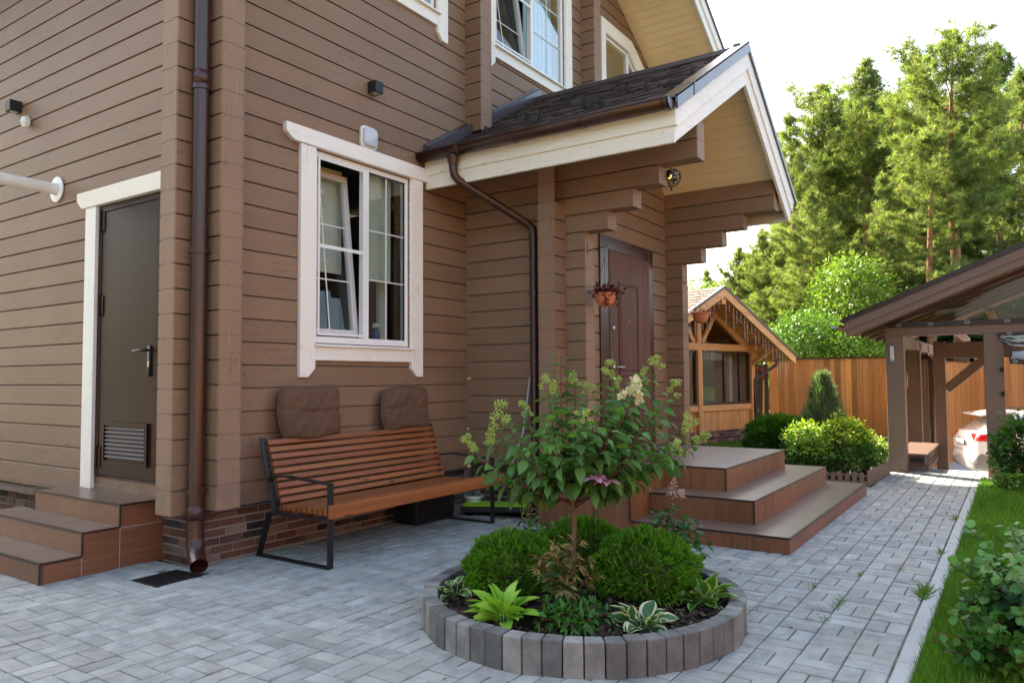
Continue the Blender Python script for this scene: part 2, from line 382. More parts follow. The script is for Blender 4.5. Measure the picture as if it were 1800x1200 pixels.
def m_lawn():
    s = NM('lawn_soil'); v = s.obj(); a = s.noise(9, v, 5); b = s.noise(.7, v, 3)
    c = s.mix(a, (.028, .045, .012), (.05, .085, .018)); c = s.mix(s.ramp(b, .3, .7), c, (.045, .075, .018)); return s.done(s.bsdf(c, .95, .1, nrm=s.bump(a, .6, .02)))
M['lawn'] = m_lawn()
M['em'] = None
def m_emit(name, col, st):
    s = NM(name); e = s.n('ShaderNodeEmission', Strength=st); e.inputs[0].default_value = (*col, 1); return s.done(e.outputs[0])
M['bulb'] = m_emit('warm_filament', (1, .62, .2), .9)

# ================================================================== the house
COURSE = random.Random(4); CH = 0.1797; ZX = 0.39; ZY = 0.27
house = thing('log_house', (3.26, 4.96, 0), 'two storey house of taupe painted planed logs with white window trims', 'house')
def log_run(mb, ax, face, thick, z0, n0, n1, spans, openings=(), zlim=None, shift=0.0):
    """courses of planed logs. ax 'x': run along X with outer face at y=face, body towards +y.
    spans: (a0,a1) or function n,zb,zt -> (a0,a1)"""
    for n in range(n0, n1):
        zb = z0+n*CH+shift; zt = zb+CH
        sp = spans(n, zb, zt) if callable(spans) else spans
        if sp is None: continue
        a0, a1 = sp
        pieces = []      # (a0,a1,zb,zt,toplip)
        cuts = sorted({a0, a1, *[q for o in openings for q in (o[0], o[1]) if a0 < q < a1]})
        for s0, s1 in zip(cuts[:-1], cuts[1:]):
            mid = (s0+s1)/2; segs = [(zb, zt)]
            for (o0, o1, p0, p1) in openings:
                if o0 <= mid <= o1:
                    new = []
                    for (q0, q1) in segs:
                        if p1 <= q0 or p0 >= q1: new.append((q0, q1)); continue
                        if p0 > q0+.01: new.append((q0, p0))
                        if p1 < q1-.01: new.append((p1, q1))
                    segs = new
            for q in segs: pieces.append((s0, s1, *q))
        # merge runs with identical z
        out = []
        for p in pieces:
            if out and abs(out[-1][1]-p[0]) < 1e-6 and out[-1][2:] == p[2:]: out[-1] = (out[-1][0], p[1], *p[2:])
            else: out.append(p)
        for (s0, s1, q0, q1) in out:
            f = face; T = thick
            top = [(f+.013, q1-.0035), (f, q1-.016)] if q1 > zt-.002 else [(f, q1)]
            topb = [(f+T, q1-.016), (f+T-.013, q1-.0035)] if q1 > zt-.002 else [(f+T, q1)]
            poly = [(f, q0+.0015), (f+T, q0+.0015)]+topb+top
            q = COURSE.gauss(1, .045); mb.prism(poly, ax, s0, s1, (q, q*COURSE.uniform(.985, 1.015), q))
def core(mb, x0, x1, y0, y1, z0, z1): mb.box(x0, x1, y0, y1, z0, z1)

gable = lambda x: 7.175-.573*(x-10.30) if x > 7.5 else 7.175-.573*(7.5-10.30)-.573*(7.5-x)
def w1span(n, zb, zt):
    lo, hi = 3.05, 12.85
    if zb > gable(lo): lo = 7.5-(gable(7.5)-zb)/.573
    if zb > gable(hi): hi = 7.5+(gable(7.5)-zb)/.573
    return (lo, hi) if hi-lo > .1 else None
# window openings in the window wall (x0,x1,z0,z1)
WIN1 = (4.32, 5.53, 1.66, 3.33); WIN0 = (4.35, 5.94, 5.2, 6.75); WIN2 = (6.99, 8.64, 5.24, 6.72); WIN3 = (9.84, 11.05, 5.5, 6.48)
mb = MB(); log_run(mb, 'x', 4.96, .2, ZX, 0, 47, w1span, [WIN1, WIN0, WIN2, WIN3, (6.46, 9.0, .3, 3.0)])
mb.build('window_wall', M['wall_x'], house)
mb = MB(); mb.box(3.30, 3.42, 6.5, 14.4, .42, 6.2); mb.box(3.30, 3.42, 4.80, 5.45, .42, 6.2); mb.box(3.30, 3.42, 5.45, 6.5, 2.9, 6.2); mb.box(6.49, 6.60, 3.53, 4.93, .3, 3.6); mb.box(9.06, 9.16, 3.53, 4.93, .3, 3.5); mb.box(3.09, 3.29, 5.0, 5.12, .42, 6.1); mb.box(3.45, 4.2, 5.0, 5.12, .40, 6.1); mb.box(5.75, 6.5, 5.0, 5.12, .40, 6.1); mb.box(8.85, 9.7, 5.0, 5.12, 3.0, 6.1); mb.build('gap_light_block', M['groove'], house)  # dark boxes added behind the logs to stop light leaking through the gaps
# side wall with the service door (runs along Y, outer face x=3.26)
DOOR_S = (5.50, 6.43, .50, 2.83)
mb = MB(); log_run(mb, 'y', 3.26, .2, ZY-.03, 1, 34, lambda n, a, b: (4.75, 14.5) if n >= 1 and a > .40 else None, [DOOR_S])
mb.prism([(3.262, .40), (3.46, .40), (3.46, .419), (3.262, .419)], 'y', 5.2, 14.5)
mb.build('side_wall', M['wall_y'], house)
mb = MB(); mb.box(3.27, 3.44, 5.5, 6.43, .42, .552); mb.build('door_sill_log', M['wall_y'], house)
# vestibule: side wings with corbelled ends
ends = {}
def wing(x, name, top):
    def sp(n, zb, zt):
        zm = (zb+zt)/2
        e = 3.49 if zm < 2.79 else 3.235 if zm < 2.97 else 2.967 if zm < 3.15 else 2.703 if zm < 3.33 else 2.333
        return (e, 4.955)
    mb = MB(); log_run(mb, 'y', x, .19, ZY, 1, top, sp); return mb.build(name, M['wall_y'], house)
wing(6.45, 'vestibule_wing', 19); 
mb_top = MB(); mb_top.prism([(6.451, 3.686), (6.64, 3.686), (6.64, 3.80), (6.451, 3.76)], 'y', 2.35, 4.95); mb_top.build('plate_log', M['wall_y'], house)
wing(9.02, 'vestibule_wing', 19)
mb_top = MB(); mb_top.prism([(9.021, 3.684), (9.10, 3.63), (9.021, 3.63)], 'y', 2.34, 4.95); mb_top.build('plate_log', M['wall_y'], house)
DOOR_M = (7.18, 8.55, .5, 2.89)
def w2span(n, zb, zt):
    if zb < 3.55: return (6.25, 9.4)
    lo = 6.45 if zb < 3.79 else 5.77+(zb-3.41)/.5575
    hi = 9.02 if zb < 3.67 else 7.78+(4.52-zb)/.672
    return (lo, hi) if hi-lo > .1 else None
def w2b(n, zb, zt):
    s = w2span(n, zb, zt)
    if s is None: return None
    if zt > 3.2: return (max(s[0], 6.55), min(s[1], 9.1))
    return s
mb = MB(); log_run(mb, 'x', 3.71, .2, ZX, 0, 23, w2b, [DOOR_M]); mb.build('entrance_wall', M['wall_x'], house)
# internal wall log ends showing on the upper storey
mb = MB(); log_run(mb, 'y', 6.45, .205, ZY, 21, 45, (4.75, 5.0)); mb.build('log_end_column', M['wall_y'], house)
mb = MB(); log_run(mb, 'y', 9.12, .205, ZY, 28, 41, (4.75, 5.0)); mb.build('log_end_column', M['wall_y'], house)
def end_face(ax, face, a0, a1, z0, z1, zg, name='end_grain'):
    """flat sawn ends of a stack of logs; ax = normal axis, outward negative; a0..a1 = width"""
    m = MB(); m.box(*((face-.0015, face+.02, a0+.013, a1-.013, z0, z1) if ax == 'x' else (a0+.013, a1-.013, face-.0015, face+.02, z0, z1)))
    o = m.build(name, M['endgrain'], house); r_ = random.Random(int(face*100)); m = MB(); z = zg
    while z < z1:
        if z > z0+.02:
            a = a0+.012; zz = z
            while a < a1-.014:
                b = min(a+r_.uniform(.008, .035), a1-.012); z2 = z+r_.choice((-.006, 0, 0, .006))*r_.random()*1.6
                for (p0, q0, p1, q1) in ((a, zz, b, zz), (b, zz, b, z2)):
                    w_ = .0011
                    bx = (min(p0, p1)-w_*(p0 == p1), max(p0, p1)+w_, min(q0, q1)-w_, max(q0, q1)+w_)
                    m.box(*((face-.0022, face-.001, *bx) if ax == 'x' else (bx[0], bx[1], face-.0022, face-.001, bx[2], bx[3])))
                a = b; zz = z2
        z += CH
    m.build('end_crack', M['groove'], o)
end_face('x', 3.05, 4.96, 5.16, .392, 6.0, ZX+CH); end_face('y', 4.75, 3.26, 3.46, .42, 6.2, ZY-.03+CH)
end_face('x', 6.25, 3.71, 3.91, .40, 3.6, ZX); end_face('y', 3.49, 6.45, 6.64, .40, 2.784, ZY); end_face('y', 3.49, 9.02, 9.21, .40, 2.784, ZY)
end_face('y', 4.75, 6.45, 6.655, 4.046, 8.2, ZY); end_face('y', 4.75, 9.12, 9.325, 5.3, 7.6, ZY)
for x_ in (6.45, 9.02): end_face('y', 2.333, x_, x_+.19, 3.327, 3.68, ZY, 'beam_end_grain')
mb = MB(); mb.box(6.44, 6.662, 4.74, 4.957, 4.03, 4.043); mb.build('column_drip_cap', M['brown_metal'], house)
# dark rooms behind the glass
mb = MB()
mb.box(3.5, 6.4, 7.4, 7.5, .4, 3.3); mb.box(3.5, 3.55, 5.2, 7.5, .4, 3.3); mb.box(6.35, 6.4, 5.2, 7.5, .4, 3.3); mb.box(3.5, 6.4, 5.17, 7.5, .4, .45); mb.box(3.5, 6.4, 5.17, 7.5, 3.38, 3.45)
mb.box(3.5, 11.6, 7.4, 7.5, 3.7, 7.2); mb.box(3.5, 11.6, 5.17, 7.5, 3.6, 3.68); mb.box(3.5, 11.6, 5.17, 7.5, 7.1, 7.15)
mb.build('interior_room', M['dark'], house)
# right-hand and rear walls (plain, out of sight) keep the body closed
mb = MB(); log_run(mb, 'y', 12.65, .2, ZY, 1, 36, (4.965, 14.5)); mb.build('far_wall', M['wall_y'], house)
# ---- brick plinth: real bricks
def bricks(mb, ax, face, a0, a1, z0, z1, out=-1, seed=1, bh=.052, bl=.2, j=.011):
    rnd = random.Random(seed); row = 0; z = z0
    pal = [(.15, .075, .055), (.20, .10, .07), (.12, .07, .06), (.24, .135, .095), (.17, .085, .055), (.045, .038, .040), (.19, .13, .10), (.27, .19, .15), (.21, .095, .06)]
    while z < z1-.01:
        a = a0-(row % 2)*bl*.5*rnd.uniform(.7, 1.2); zt = min(z+bh, z1)
        while a < a1:
            L = bl*rnd.uniform(.85, 1.12); s0 = max(a, a0); s1 = min(a+L, a1)
            if s1-s0 > .02:
                d = rnd.uniform(0, .008); c = rnd.choice(pal); k = rnd.uniform(.5, .9); c = tuple(x*k for x in c)
                e = rnd.uniform(0, .003)
                if ax == 'x': mb.box(s0, s1, face+out*(.004+d), face-out*.03, z+e, zt-e, c)
                else: mb.box(face+out*(.004+d), face-out*.03, s0, s1, z+e, zt-e, c)
            a += L+j
        z += bh+j; row += 1
mb = MB(); bricks(mb, 'x', 4.99, 3.26, 6.45, .0, .385, -1, 3); bricks(mb, 'y', 3.265, 4.98, 9.5, 0, .37, -1, 4)
bricks(mb, 'y', 6.46, 3.75, 4.98, .0, .28, -1, 5)
mb.build('brick_plinth', M['brick'], house, bevel=.004)
mb = MB(); mb.box(3.27, 12.8, 4.992, 5.15, -.05, .383); mb.box(3.268, 3.45, 4.995, 14.4, -.05, .372); mb.box(6.462, 6.64, 3.76, 4.95, -.05, .28)
mb.box(3.2, 6.45, 4.965, 5.0, -.02, .012)
mb.build('plinth_mortar', M['mortar'], house)
mb = MB(); mb.box(3.20, 6.44, 4.935, 5.1, .372, .387); mb.box(3.14, 3.40, 6.6, 14.4, .372, .384); mb.box(3.14, 3.148, 6.6, 14.4, .35, .372)
mb.build('plinth_flashing', M['brown_flash'], house)

# ---- window builder on a wall facing -Y (outer face y=4.96)
def window(x0, x1, z0, z1, trims=True, style='full', mull=None, chamf=False, name='window'):
    yf = 4.96
    root = None
    if trims:
        t = MB()
        # jambs with clipped feet, header with clipped ends, apron
        jw = .17; hz0 = z1+.005; hz1 = z1+.145
        if chamf:
            t.prism([(x0-.14, z0-.2), (x0, z0-.2), (x0, z1), (x0-.14, z1+.2)], 'y', yf-.035, yf+.01)
            t.prism([(x0-.139, z1+.2), (x0, z1), (x1-.42, z1), (x1-.29, z1+.2)], 'y', yf-.034, yf+.01)
            t.prism([(x1-.42, z1), (x1, z1-.27), (x1+.17, z1-.07), (x1-.29, z1+.2)], 'y', yf-.033, yf+.01)
            t.prism([(x1, z1-.27), (x1, z0-.2), (x1+.17, z0-.2), (x1+.17, z1-.07)], 'y', yf-.036, yf+.01)
        else:
            zf = z0-.145-.148
            t.prism([(x0-jw, zf), (x0-jw*.47, zf), (x0-.004, zf+.075), (x0-.004, hz0), (x0-jw, hz0)], 'y', yf-.034, yf+.01)
            t.build('window_trim', M['trim_z'], house, bevel=.003); t = MB()
            t.prism([(x1+jw, zf), (x1+jw*.47, zf), (x1+.004, zf+.075), (x1+.004, hz0), (x1+jw, hz0)][::-1], 'y', yf-.034, yf+.01)
        root = t.build('window_trim', M['trim_z'], house, bevel=.003)
        t = MB()
        if not chamf:
            t.prism([(x0-.335, hz1), (x1+.335, hz1), (x1+.335, hz0+.06), (x1+.25, hz0+.002), (x0-.25, hz0+.002), (x0-.335, hz0+.06)], 'y', yf-.046, yf+.01)
        if not chamf: t.build('window_header', M['trim_x'], house, bevel=.003); t = MB()
        t.box(x0-.003, x1+.003, yf-.030, yf+.01, z0-.15, z0-.022)
        t.build('window_apron', M['trim_x'], house, bevel=.003)
    root2 = MB()
    fw = .05; y0, y1 = yf+.015, yf+.075
    if chamf:
        root2.box(x0, x0+fw, y0, y1, z0-.2, z1); root2.box(x0+fw, x1-.42, y0, y1, z1-fw, z1)
        root2.prism([(x1-.42, z1), (x1, z1-.27), (x1, z1-.27-fw*1.3), (x1-.44, z1-fw)], 'y', y0, y1)
        root2.box(x1-fw, x1, y0, y1, z0-.2, z1-.29); root2.box(x1-.40, x1-.34, y0-.004, y1, z0-.2, z1-.02)
        root2.box(x0, x1, y0, y1, z0+.27, z0+.31)
    else:
        root2.box(x0, x1, y0, y1, z1-fw, z1-.0); root2.box(x0, x1, y0, y1, z0, z0+fw+.01)
        root2.box(x0, x0+fw, y0+.001, y1, z0+fw+.01, z1-fw); root2.box(x1-fw, x1, y0+.001, y1, z0+fw+.01, z1-fw)
        m = mull if mull is not None else (x0+x1)/2
        root2.box(m-.035, m+.035, y0-.002, y1, z0+fw, z1-fw)
    wo = root2.build('window', M['pvc'], house, bevel=.004)
    s = MB(); s.prism([(yf-.065, z0-.028), (yf-.062, z0-.016), (yf+.02, z0-.004), (yf+.02, z0-.02)], 'x', x0-.02, x1+.04); s.build('sill', M['pvc'], wo)
    return wo
def pane(wo, x0, x1, z0, z1, y, name='pane'):
    g = MB(); g.box(x0, x1, y, y+.006, z0, z1); return g.build(name, M['glass'], wo)
def bars(wo, xs, zs, x0, x1, z0, z1, y, w_=.009, mat='pvc'):
    b = MB()
    for x in xs: b.box(x-w_/2, x+w_/2, y, y+.006, z0, z1)
    for z in zs: b.box(x0, x1, y-.001, y+.005, z-w_/2, z+w_/2)
    return b.build('glazing_bar', M[mat], wo)
def tilted_sash(wo, x0, x1, z0, z1, y, ang, muntx, muntz):
    """inward tilted sash hinged at the bottom: frame, pane and bars"""
    s = MB(); fw = .055
    A = Matrix.Rotation(-ang, 4, 'X'); piv = Vector((0, y, z0))
    def tr(mb):
        mb.v = [tuple(piv+(A @ (Vector(v)-piv))) for v in mb.v]; return mb
    s.box(x0, x1, y, y+.06, z0, z0+fw); s.box(x0, x1, y, y+.06, z1-fw, z1); s.box(x0, x0+fw, y, y+.06, z0+fw, z1-fw); s.box(x1-fw, x1, y, y+.06, z0+fw, z1-fw)
    so_ = tr(s).build('sash', M['pvc_shaded'], wo, bevel=.005)
    g = MB(); g.box(x0+fw, x1-fw, y+.03, y+.035, z0+fw, z1-fw); tr(g).build('sash_pane', M['glass_dim'], wo)
    b = MB()
    for x in muntx: b.box(x-.005, x+.005, y+.022, y+.028, z0+fw, z1-fw)
    for z in muntz: b.box(x0+fw, x1-fw, y+.021, y+.027, z-.005, z+.005)
    tr(b).build('sash_bar', M['pvc'], wo)
def screen(wo, x0, x1, z0, z1, y, zb):
    b = MB(); b.box(x0, x1, y, y+.01, z1-.018, z1); b.box(x0, x1, y, y+.01, z0, z0+.018); b.box(x0, x0+.018, y, y+.01, z0+.018, z1-.018); b.box(x1-.018, x1, y, y+.01, z0+.018, z1-.018)
    b.box(x0+.018, x1-.018, y, y+.01, zb-.015, zb+.015); b.build('insect_screen_frame', M['pvc'], wo)
w1 = window(*WIN1, mull=4.955)
screen(w1, 4.37, 4.92, 1.73, 3.275, 4.962, 2.505)
tilted_sash(w1, 4.372, 4.93, 1.74, 3.26, 5.04, radians(6.2), [4.60], [2.25, 2.76])
pane(w1, 4.99, 5.48, 1.72, 3.28, 4.99); bars(w1, [5.228], [2.27, 2.735], 4.99, 5.48, 1.72, 3.28, 4.982)
g = MB(); g.box(5.47, 5.484, 4.978, 4.99, 1.72, 3.28); g.box(4.99, 5.484, 4.978, 4.99, 3.27, 3.282); g.build('black_gasket', M['black'], w1)
g = MB(); g.box(4.985, 5.40, 5.09, 5.094, 2.30, 3.30); g.box(4.985, 5.40, 5.085, 5.098, 2.285, 2.30); g.build('roller_blind', M['blind'], w1)
g = MB(); g.box(4.34, 4.95, 5.30, 5.304, 2.34, 3.32); g.build('roller_blind', M['blind'], w1)
g = MB(); g.box(5.36, 5.47, 5.2, 5.24, 1.7, 3.28); g.build('side_curtain', M['blind'], w1)
g = MB(); g.box(4.35, 5.5, 5.04, 5.22, 1.66, 1.70); g.build('inner_sill', M['pvc_shaded'], w1)
w0 = window(*WIN0); pane(w0, 4.42, 5.88, 5.27, 6.68, 4.99)
g = MB(); g.box(4.4, 5.9, 5.12, 5.125, 5.25, 6.7); g.build('roller_blind', M['blind'], w0)
w2 = window(*WIN2, mull=7.86)
screen(w2, 7.04, 7.825, 5.31, 6.67, 4.962, 6.03)
tilted_sash(w2, 7.05, 7.84, 5.31, 6.66, 5.04, radians(8), [7.36], [5.7, 6.2])
pane(w2, 7.9, 8.59, 5.30, 6.67, 4.99); bars(w2, [8.24], [5.76, 6.2], 7.9, 8.59, 5.30, 6.67, 4.982)
g = MB(); 
for i in range(16): g.box(7.9+i*.045, 7.9+i*.045+.043, 5.13+.012*(i % 2), 5.14+.012*(i % 2), 5.25, 6.7)
g.build('curtain', M['curtain'], w2)
g = MB(); g.box(7.1, 7.7, 5.5, 5.51, 5.25, 6.2); g.build('curtain', M['curtain'], w2)
w3 = window(*WIN3, chamf=True); pane(w3, 9.89, 10.62, 5.35, 6.44, 4.985); pane(w3, 10.7, 11.0, 5.35, 6.2, 4.985)
g = MB(); g.box(9.88, 10.6, 5.2, 5.21, 5.3, 6.45); g.build('roller_blind', M['grey_cloth'], w3)

# ---- service door in the side wall
t = MB(); xf = 3.26
t.box(xf-.032, xf+.01, 6.43, 6.60, .455, 2.825); sd_trim = t.build('door_trim', M['trim_z'], house, bevel=.003)
t = MB(); t.prism([(5.2, 2.97), (6.735, 2.97), (6.735, 2.90), (6.655, 2.828), (5.2, 2.828)], 'x', xf-.042, xf+.01); t.build('door_header', M['fascia_y'], sd_trim, bevel=.003)
fr = MB(); fr.box(xf-.004, xf+.07, 6.37, 6.43, .553, 2.825); fr.box(xf-.004, xf+.07, 5.50, 6.37, 2.77, 2.825); fr.box(xf-.004, xf+.07, 5.5, 5.53, .553, 2.77); fr.box(xf-.004, xf+.07, 5.53, 6.37, .553, .565)
sfr = fr.build('door_frame', M['brown_door'], house, bevel=.003)
d = MB(); d.box(xf+.0, xf+.05, 5.533, 6.368, .568, 2.768); sdoor = d.build('service_door', M['brown_door'], house, bevel=.004)
h = MB()
for z in (2.69, 1.98, .72): h.tube([(xf-.012, 6.385, z-.09), (xf-.012, 6.385, z+.09)], .012, 10); h.box(xf-.008, xf+.004, 6.33, 6.38, z-.08, z+.08)
h.build('hinge', M['brown_door'], sdoor)
h = MB(); h.box(xf-.012, xf, 5.60, 5.64, 1.38, 1.62); h.tube([(xf-.01, 5.62, 1.585), (xf-.06, 5.62, 1.585), (xf-.062, 5.64, 1.585), (xf-.062, 5.76, 1.58)], .011, 10); h.build('door_handle', M['black'], sdoor, smooth=True)
h = MB(); h.box(xf-.017, xf-.011, 5.61, 5.63, 1.455, 1.5); h.build('lock_cylinder', M['chrome'], sdoor)
h = MB(); h.box(xf-.02, xf+.001, 5.62, 6.28, .985, 1.012); h.box(xf-.02, xf+.001, 5.62, 6.28, .675, .70); h.box(xf-.02, xf+.001, 6.255, 6.28, .70, .985); h.box(xf-.02, xf+.001, 5.62, 5.645, .70, .985); h.box(xf-.004, xf+.001, 5.645, 6.255, .70, .985)
h.build('vent_frame', M['brown_door'], sdoor)
h = MB()
for i in range(8):
    z = .725+i*.033; h.prism([(xf-.003, z), (xf-.02, z+.002), (xf-.02, z+.006), (xf-.003, z+.019)], 'y', 5.66, 6.24)
h.build('vent_louvre', M['grille'], sdoor)

# ---- entrance door
yf = 3.71
fr = MB(); fr.box(7.165, 7.355, yf-.022, yf+.05, .53, 2.90); fr.box(8.44, 8.57, yf-.022, yf+.05, .53, 2.90); fr.box(7.355, 8.44, yf-.022, yf+.05, 2.755, 2.90)
efr = fr.build('entrance_door_frame', M['brown_metal'], house, bevel=.004)
d = MB(); d.box(7.358, 8.437, yf-.03, yf+.02, .535, 2.752); ed = d.build('entrance_door', M['doorwood'], house, bevel=.006)
d = MB(); yy = yf-.03
def raised(x0, x1, z0, z1):
    for i, e in enumerate((0, .022, .05)):
        pass
    w_ = .03
    for (a, b, c, e) in ((x0, x1, z1-w_, z1), (x0, x1, z0, z0+w_), (x0, x0+w_, z0+w_, z1-w_), (x1-w_, x1, z0+w_, z1-w_)):
        d.box(a, b, yy-.012, yy+.002, c, e)
    d.box(x0+.06, x1-.06, yy-.009, yy+.002, z0+.06, z1-.06)
raised(7.58, 8.10, 1.36, 2.42); raised(7.58, 8.10, .72, 1.26)
d.build('door_panel', M['doorwood'], ed, bevel=.005)
h = MB()
for z in (1.89, 1.33): h.lathe([(.028, 0), (.028, -.012), (.012, -.016), (0, -.016)], (7.44, yy, z), 16, ax='y')
h.lathe([(.028, 0), (.028, -.012), (.012, -.02), (0, -.02)], (7.44, yy, 1.46), 16, ax='y')
h.tube([(7.44, yy-.01, 1.46), (7.44, yy-.055, 1.46), (7.48, yy-.06, 1.465), (7.56, yy-.058, 1.455), (7.61, yy-.055, 1.468)], .009, 8)
h.lathe([(.012, 0), (.012, -.01), (0, -.011)], (7.84, yy, 1.98), 10, ax='y')
h.build('door_handle', M['chrome'], ed, smooth=True)

# ---- main gable roof with its beige boarded overhang
def slab(xa, xb, za, zb, t, y0, y1, mb): mb.prism([(xa, za), (xb, zb), (xb, zb+t), (xa, za+t)], 'y', y0, y1)
mb = MB(); e = .03
slab(7.5, 13.5, gable(7.5)+.03, gable(13.5)+.03, .30, 3.86, 15, mb); slab(2.55, 7.5, gable(2.55)+.03, gable(7.5)+.03, .30, 3.86, 15, mb)
mr = mb.build('main_roof', M['brown_flash'], house)
mb = MB(); L = sqrt(1+.573**2); xx = 7.52
while xx < 13.45:
    x1_ = min(xx+.118, 13.48); mb.prism([(xx, gable(xx)+.004), (x1_-.004, gable(x1_-.004)+.004), (x1_-.004, gable(x1_-.004)+.028), (xx, gable(xx)+.028)], 'y', 3.86, 4.958); xx += .122
xx = 2.6
while xx < 7.45:
    mb.prism([(xx, gable(xx)+.004), (xx+.114, gable(xx+.114)+.004), (xx+.114, gable(xx+.114)+.028), (xx, gable(xx)+.028)], 'y', 3.86, 4.958); xx += .122
mb.build('gable_soffit', M['soffit'], mr)
mb = MB()
for (lo, hi, yy0) in ((-.03, .17, 3.83), (.15, .33, 3.805)):
    mb.prism([(7.5, gable(7.5)+lo), (13.55, gable(13.55)+lo), (13.55, gable(13.55)+hi), (7.5, gable(7.5)+hi)], 'y', yy0, 3.862)
    mb.prism([(2.5, gable(2.5)+lo), (7.5, gable(7.5)+lo), (7.5, gable(7.5)+hi), (2.5, gable(2.5)+hi)], 'y', yy0, 3.862)
mb.build('gable_rake_board', M['fascia_x'], mr)
mb = MB(); mb.prism([(7.5, gable(7.5)+.33), (13.55, gable(13.55)+.33), (13.55, gable(13.55)+.37), (7.5, gable(7.5)+.37)], 'y', 3.78, 4.2); mb.build('rake_flashing', M['brown_flash'], mr)

# ---- porch roof
RX = 7.80; LZ = lambda x: 4.80-.59*(RX-x); RZ = lambda x: 4.80-.672*(x-RX)   # deck top surfaces
YR = 2.275
mb = MB()
mb.prism([(5.80, LZ(5.80)-.14), (RX, 4.66), (RX, 4.80), (5.78, LZ(5.78))], 'y', YR+.02, 4.955)
mb.prism([(RX, 4.66), (9.55, RZ(9.55)-.14), (9.62, RZ(9.62)), (RX, 4.80)], 'y', YR+.02, 4.955)
pr_ = mb.build('porch_roof', M['brown_flash'], house)
def slopebox(mb, side, s, y0, wy, ls, h0, h1, col=None):
    """box lying on a roof slope; s = distance up from the eave x"""
    pass
sh = MB(); rnd = random.Random(5); a = atan2(.59, 1); ca, sa = cos(a), sin(a); row = 0
sl_len = (RX-5.74)/ca; step = .10
for side in (0, 1):
    if side == 0: O = Vector((5.72, 0, LZ(5.72)+.001)); dr = Vector((ca, 0, sa)); SL = sl_len
    else: a2 = atan2(.672, 1); O = Vector((9.68, 0, RZ(9.68)+.001)); dr = Vector((-cos(a2), 0, sin(a2))); SL = (9.68-RX)/cos(a2)
    nn = Vector((-dr.z, 0, dr.x)) if side == 0 else Vector((dr.z, 0, -dr.x)); s = 0.0
    while s < SL-.02:
        y = YR-.01+rnd.uniform(-.1, 0)
        while y < 4.95:
            wy = rnd.uniform(.10, .22); yb = min(y+wy, 4.95); ya = max(y, YR-.01)
            if yb-ya > .01:
                off = rnd.choice((0, 0, .018, .034)); h = rnd.uniform(.010, .020)
                k = rnd.uniform(.45, 1.5); c = (.055*k, .037*k, .031*k) if rnd.random() < .8 else (.085*k, .058*k, .047*k)
                e = min(s+step+.05, SL); p = [O+dr*(s+off)+nn*0.0, O+dr*e+nn*0.0, O+dr*e+nn*.004, O+dr*(s+off)+nn*h]
                sh.add([(q.x, yy_, q.z) for yy_ in (ya, yb) for q in p], [(0, 1, 2, 3), (7, 6, 5, 4), (0, 4, 5, 1), (1, 5, 6, 2), (2, 6, 7, 3), (3, 7, 4, 0)], c)
            y = yb+.002 if wy > 0 else y+.1
            if yb >= 4.95: break
        s += step
sh.build('shingles', M['shingle'], pr_)
mb = MB(); mb.prism([(RX-.13, 4.80-.59*.13+.012), (RX, 4.825), (RX+.12, 4.80-.672*.12+.012), (RX+.12, 4.80-.672*.12+.03), (RX, 4.855), (RX-.13, 4.80-.59*.13+.03)], 'y', YR+.06, 4.95, (.045, .032, .028))
mb.build('ridge_cap', M['shingle'], pr_)
mb = MB(); mb.tube([(RX-.05, YR+.06, 4.80), (RX-.05, YR+.03, 4.835)], .012, 6); mb.box(RX-.10, RX+.10, YR+.03, YR+.10, 4.80, 4.835); mb.build('ridge_end', M['brown_flash'], pr_)
# boarded soffit under both slopes
mb = MB(); x = 7.80; k = .128
SR = lambda x: 4.525-.672*(x-7.78); SLf = lambda x: 4.525-.5575*(7.78-x)
while x < 9.46:
    b = min(x+k, 9.47); mb.prism([(x+.003, SR(x+.003)), (b-.004, SR(b-.004)), (b-.004, SR(b-.004)+.02), (x+.003, SR(x+.003)+.02)], 'y', YR, 4.955); x += k
x = 7.76
while x > 5.82:
    b = max(x-k, 5.80); mb.prism([(x-.003, SLf(x-.003)), (b, SLf(b)), (b, SLf(b)+.02), (x-.003, SLf(x-.003)+.02)], 'y', YR, 4.955); x -= k
mb.build('porch_soffit', M['soffit'], pr_)
# rake boards (front) in two tiers and the eave fascia
mb = MB()
mb.prism([(5.77, 3.272), (RX-.03, 4.40), (RX-.01, 4.60), (5.785, 3.43)], 'y', YR-.004, YR+.03)
mb.prism([(5.785, 3.405), (RX-.01, 4.575), (RX, 4.80), (5.80, LZ(5.80)-.01)], 'y', YR-.022, YR+.028)
mb.prism([(RX-.03, 4.40), (9.46, 3.238), (9.555, 3.40), (RX-.01, 4.60)][::-1], 'y', YR-.005, YR+.0305)
mb.prism([(RX-.01, 4.575), (9.54, 3.375), (9.655, RZ(9.655)-.01), (RX, 4.80)][::-1], 'y', YR-.023, YR+.0285)
mb.build('rake_board', M['fascia_x'], pr_, bevel=.003)
mb = MB(); mb.box(5.768, 5.80, YR-.0, 4.95, 3.272, 3.43); mb.box(5.75, 5.80, YR-.02, 4.95, 3.408, 3.575)
mb.prism([(9.43, 3.25), (9.46, 3.238), (9.66, 3.54), (9.63, 3.55)], 'y', YR, 4.95)
mb.build('eave_fascia', M['fascia_y'], pr_, bevel=.003)
mb = MB()
def cap(xa, xb, f, y0, y1, t0, t1): mb.prism([(xa, f(xa)+t0), (xb, f(xb)+t0), (xb, f(xb)+t1), (xa, f(xa)+t1)], 'y', y0, y1)
cap(5.74, RX+.01, LZ, YR-.045, YR-.024, -.045, .075); cap(5.74, RX, LZ, YR-.045, YR+.10, .055, .072)
cap(6.12, 6.13, LZ, YR-.050, YR+.10, -.045, .078)
mb.build('rake_flashing', M['brown_flash'], pr_)
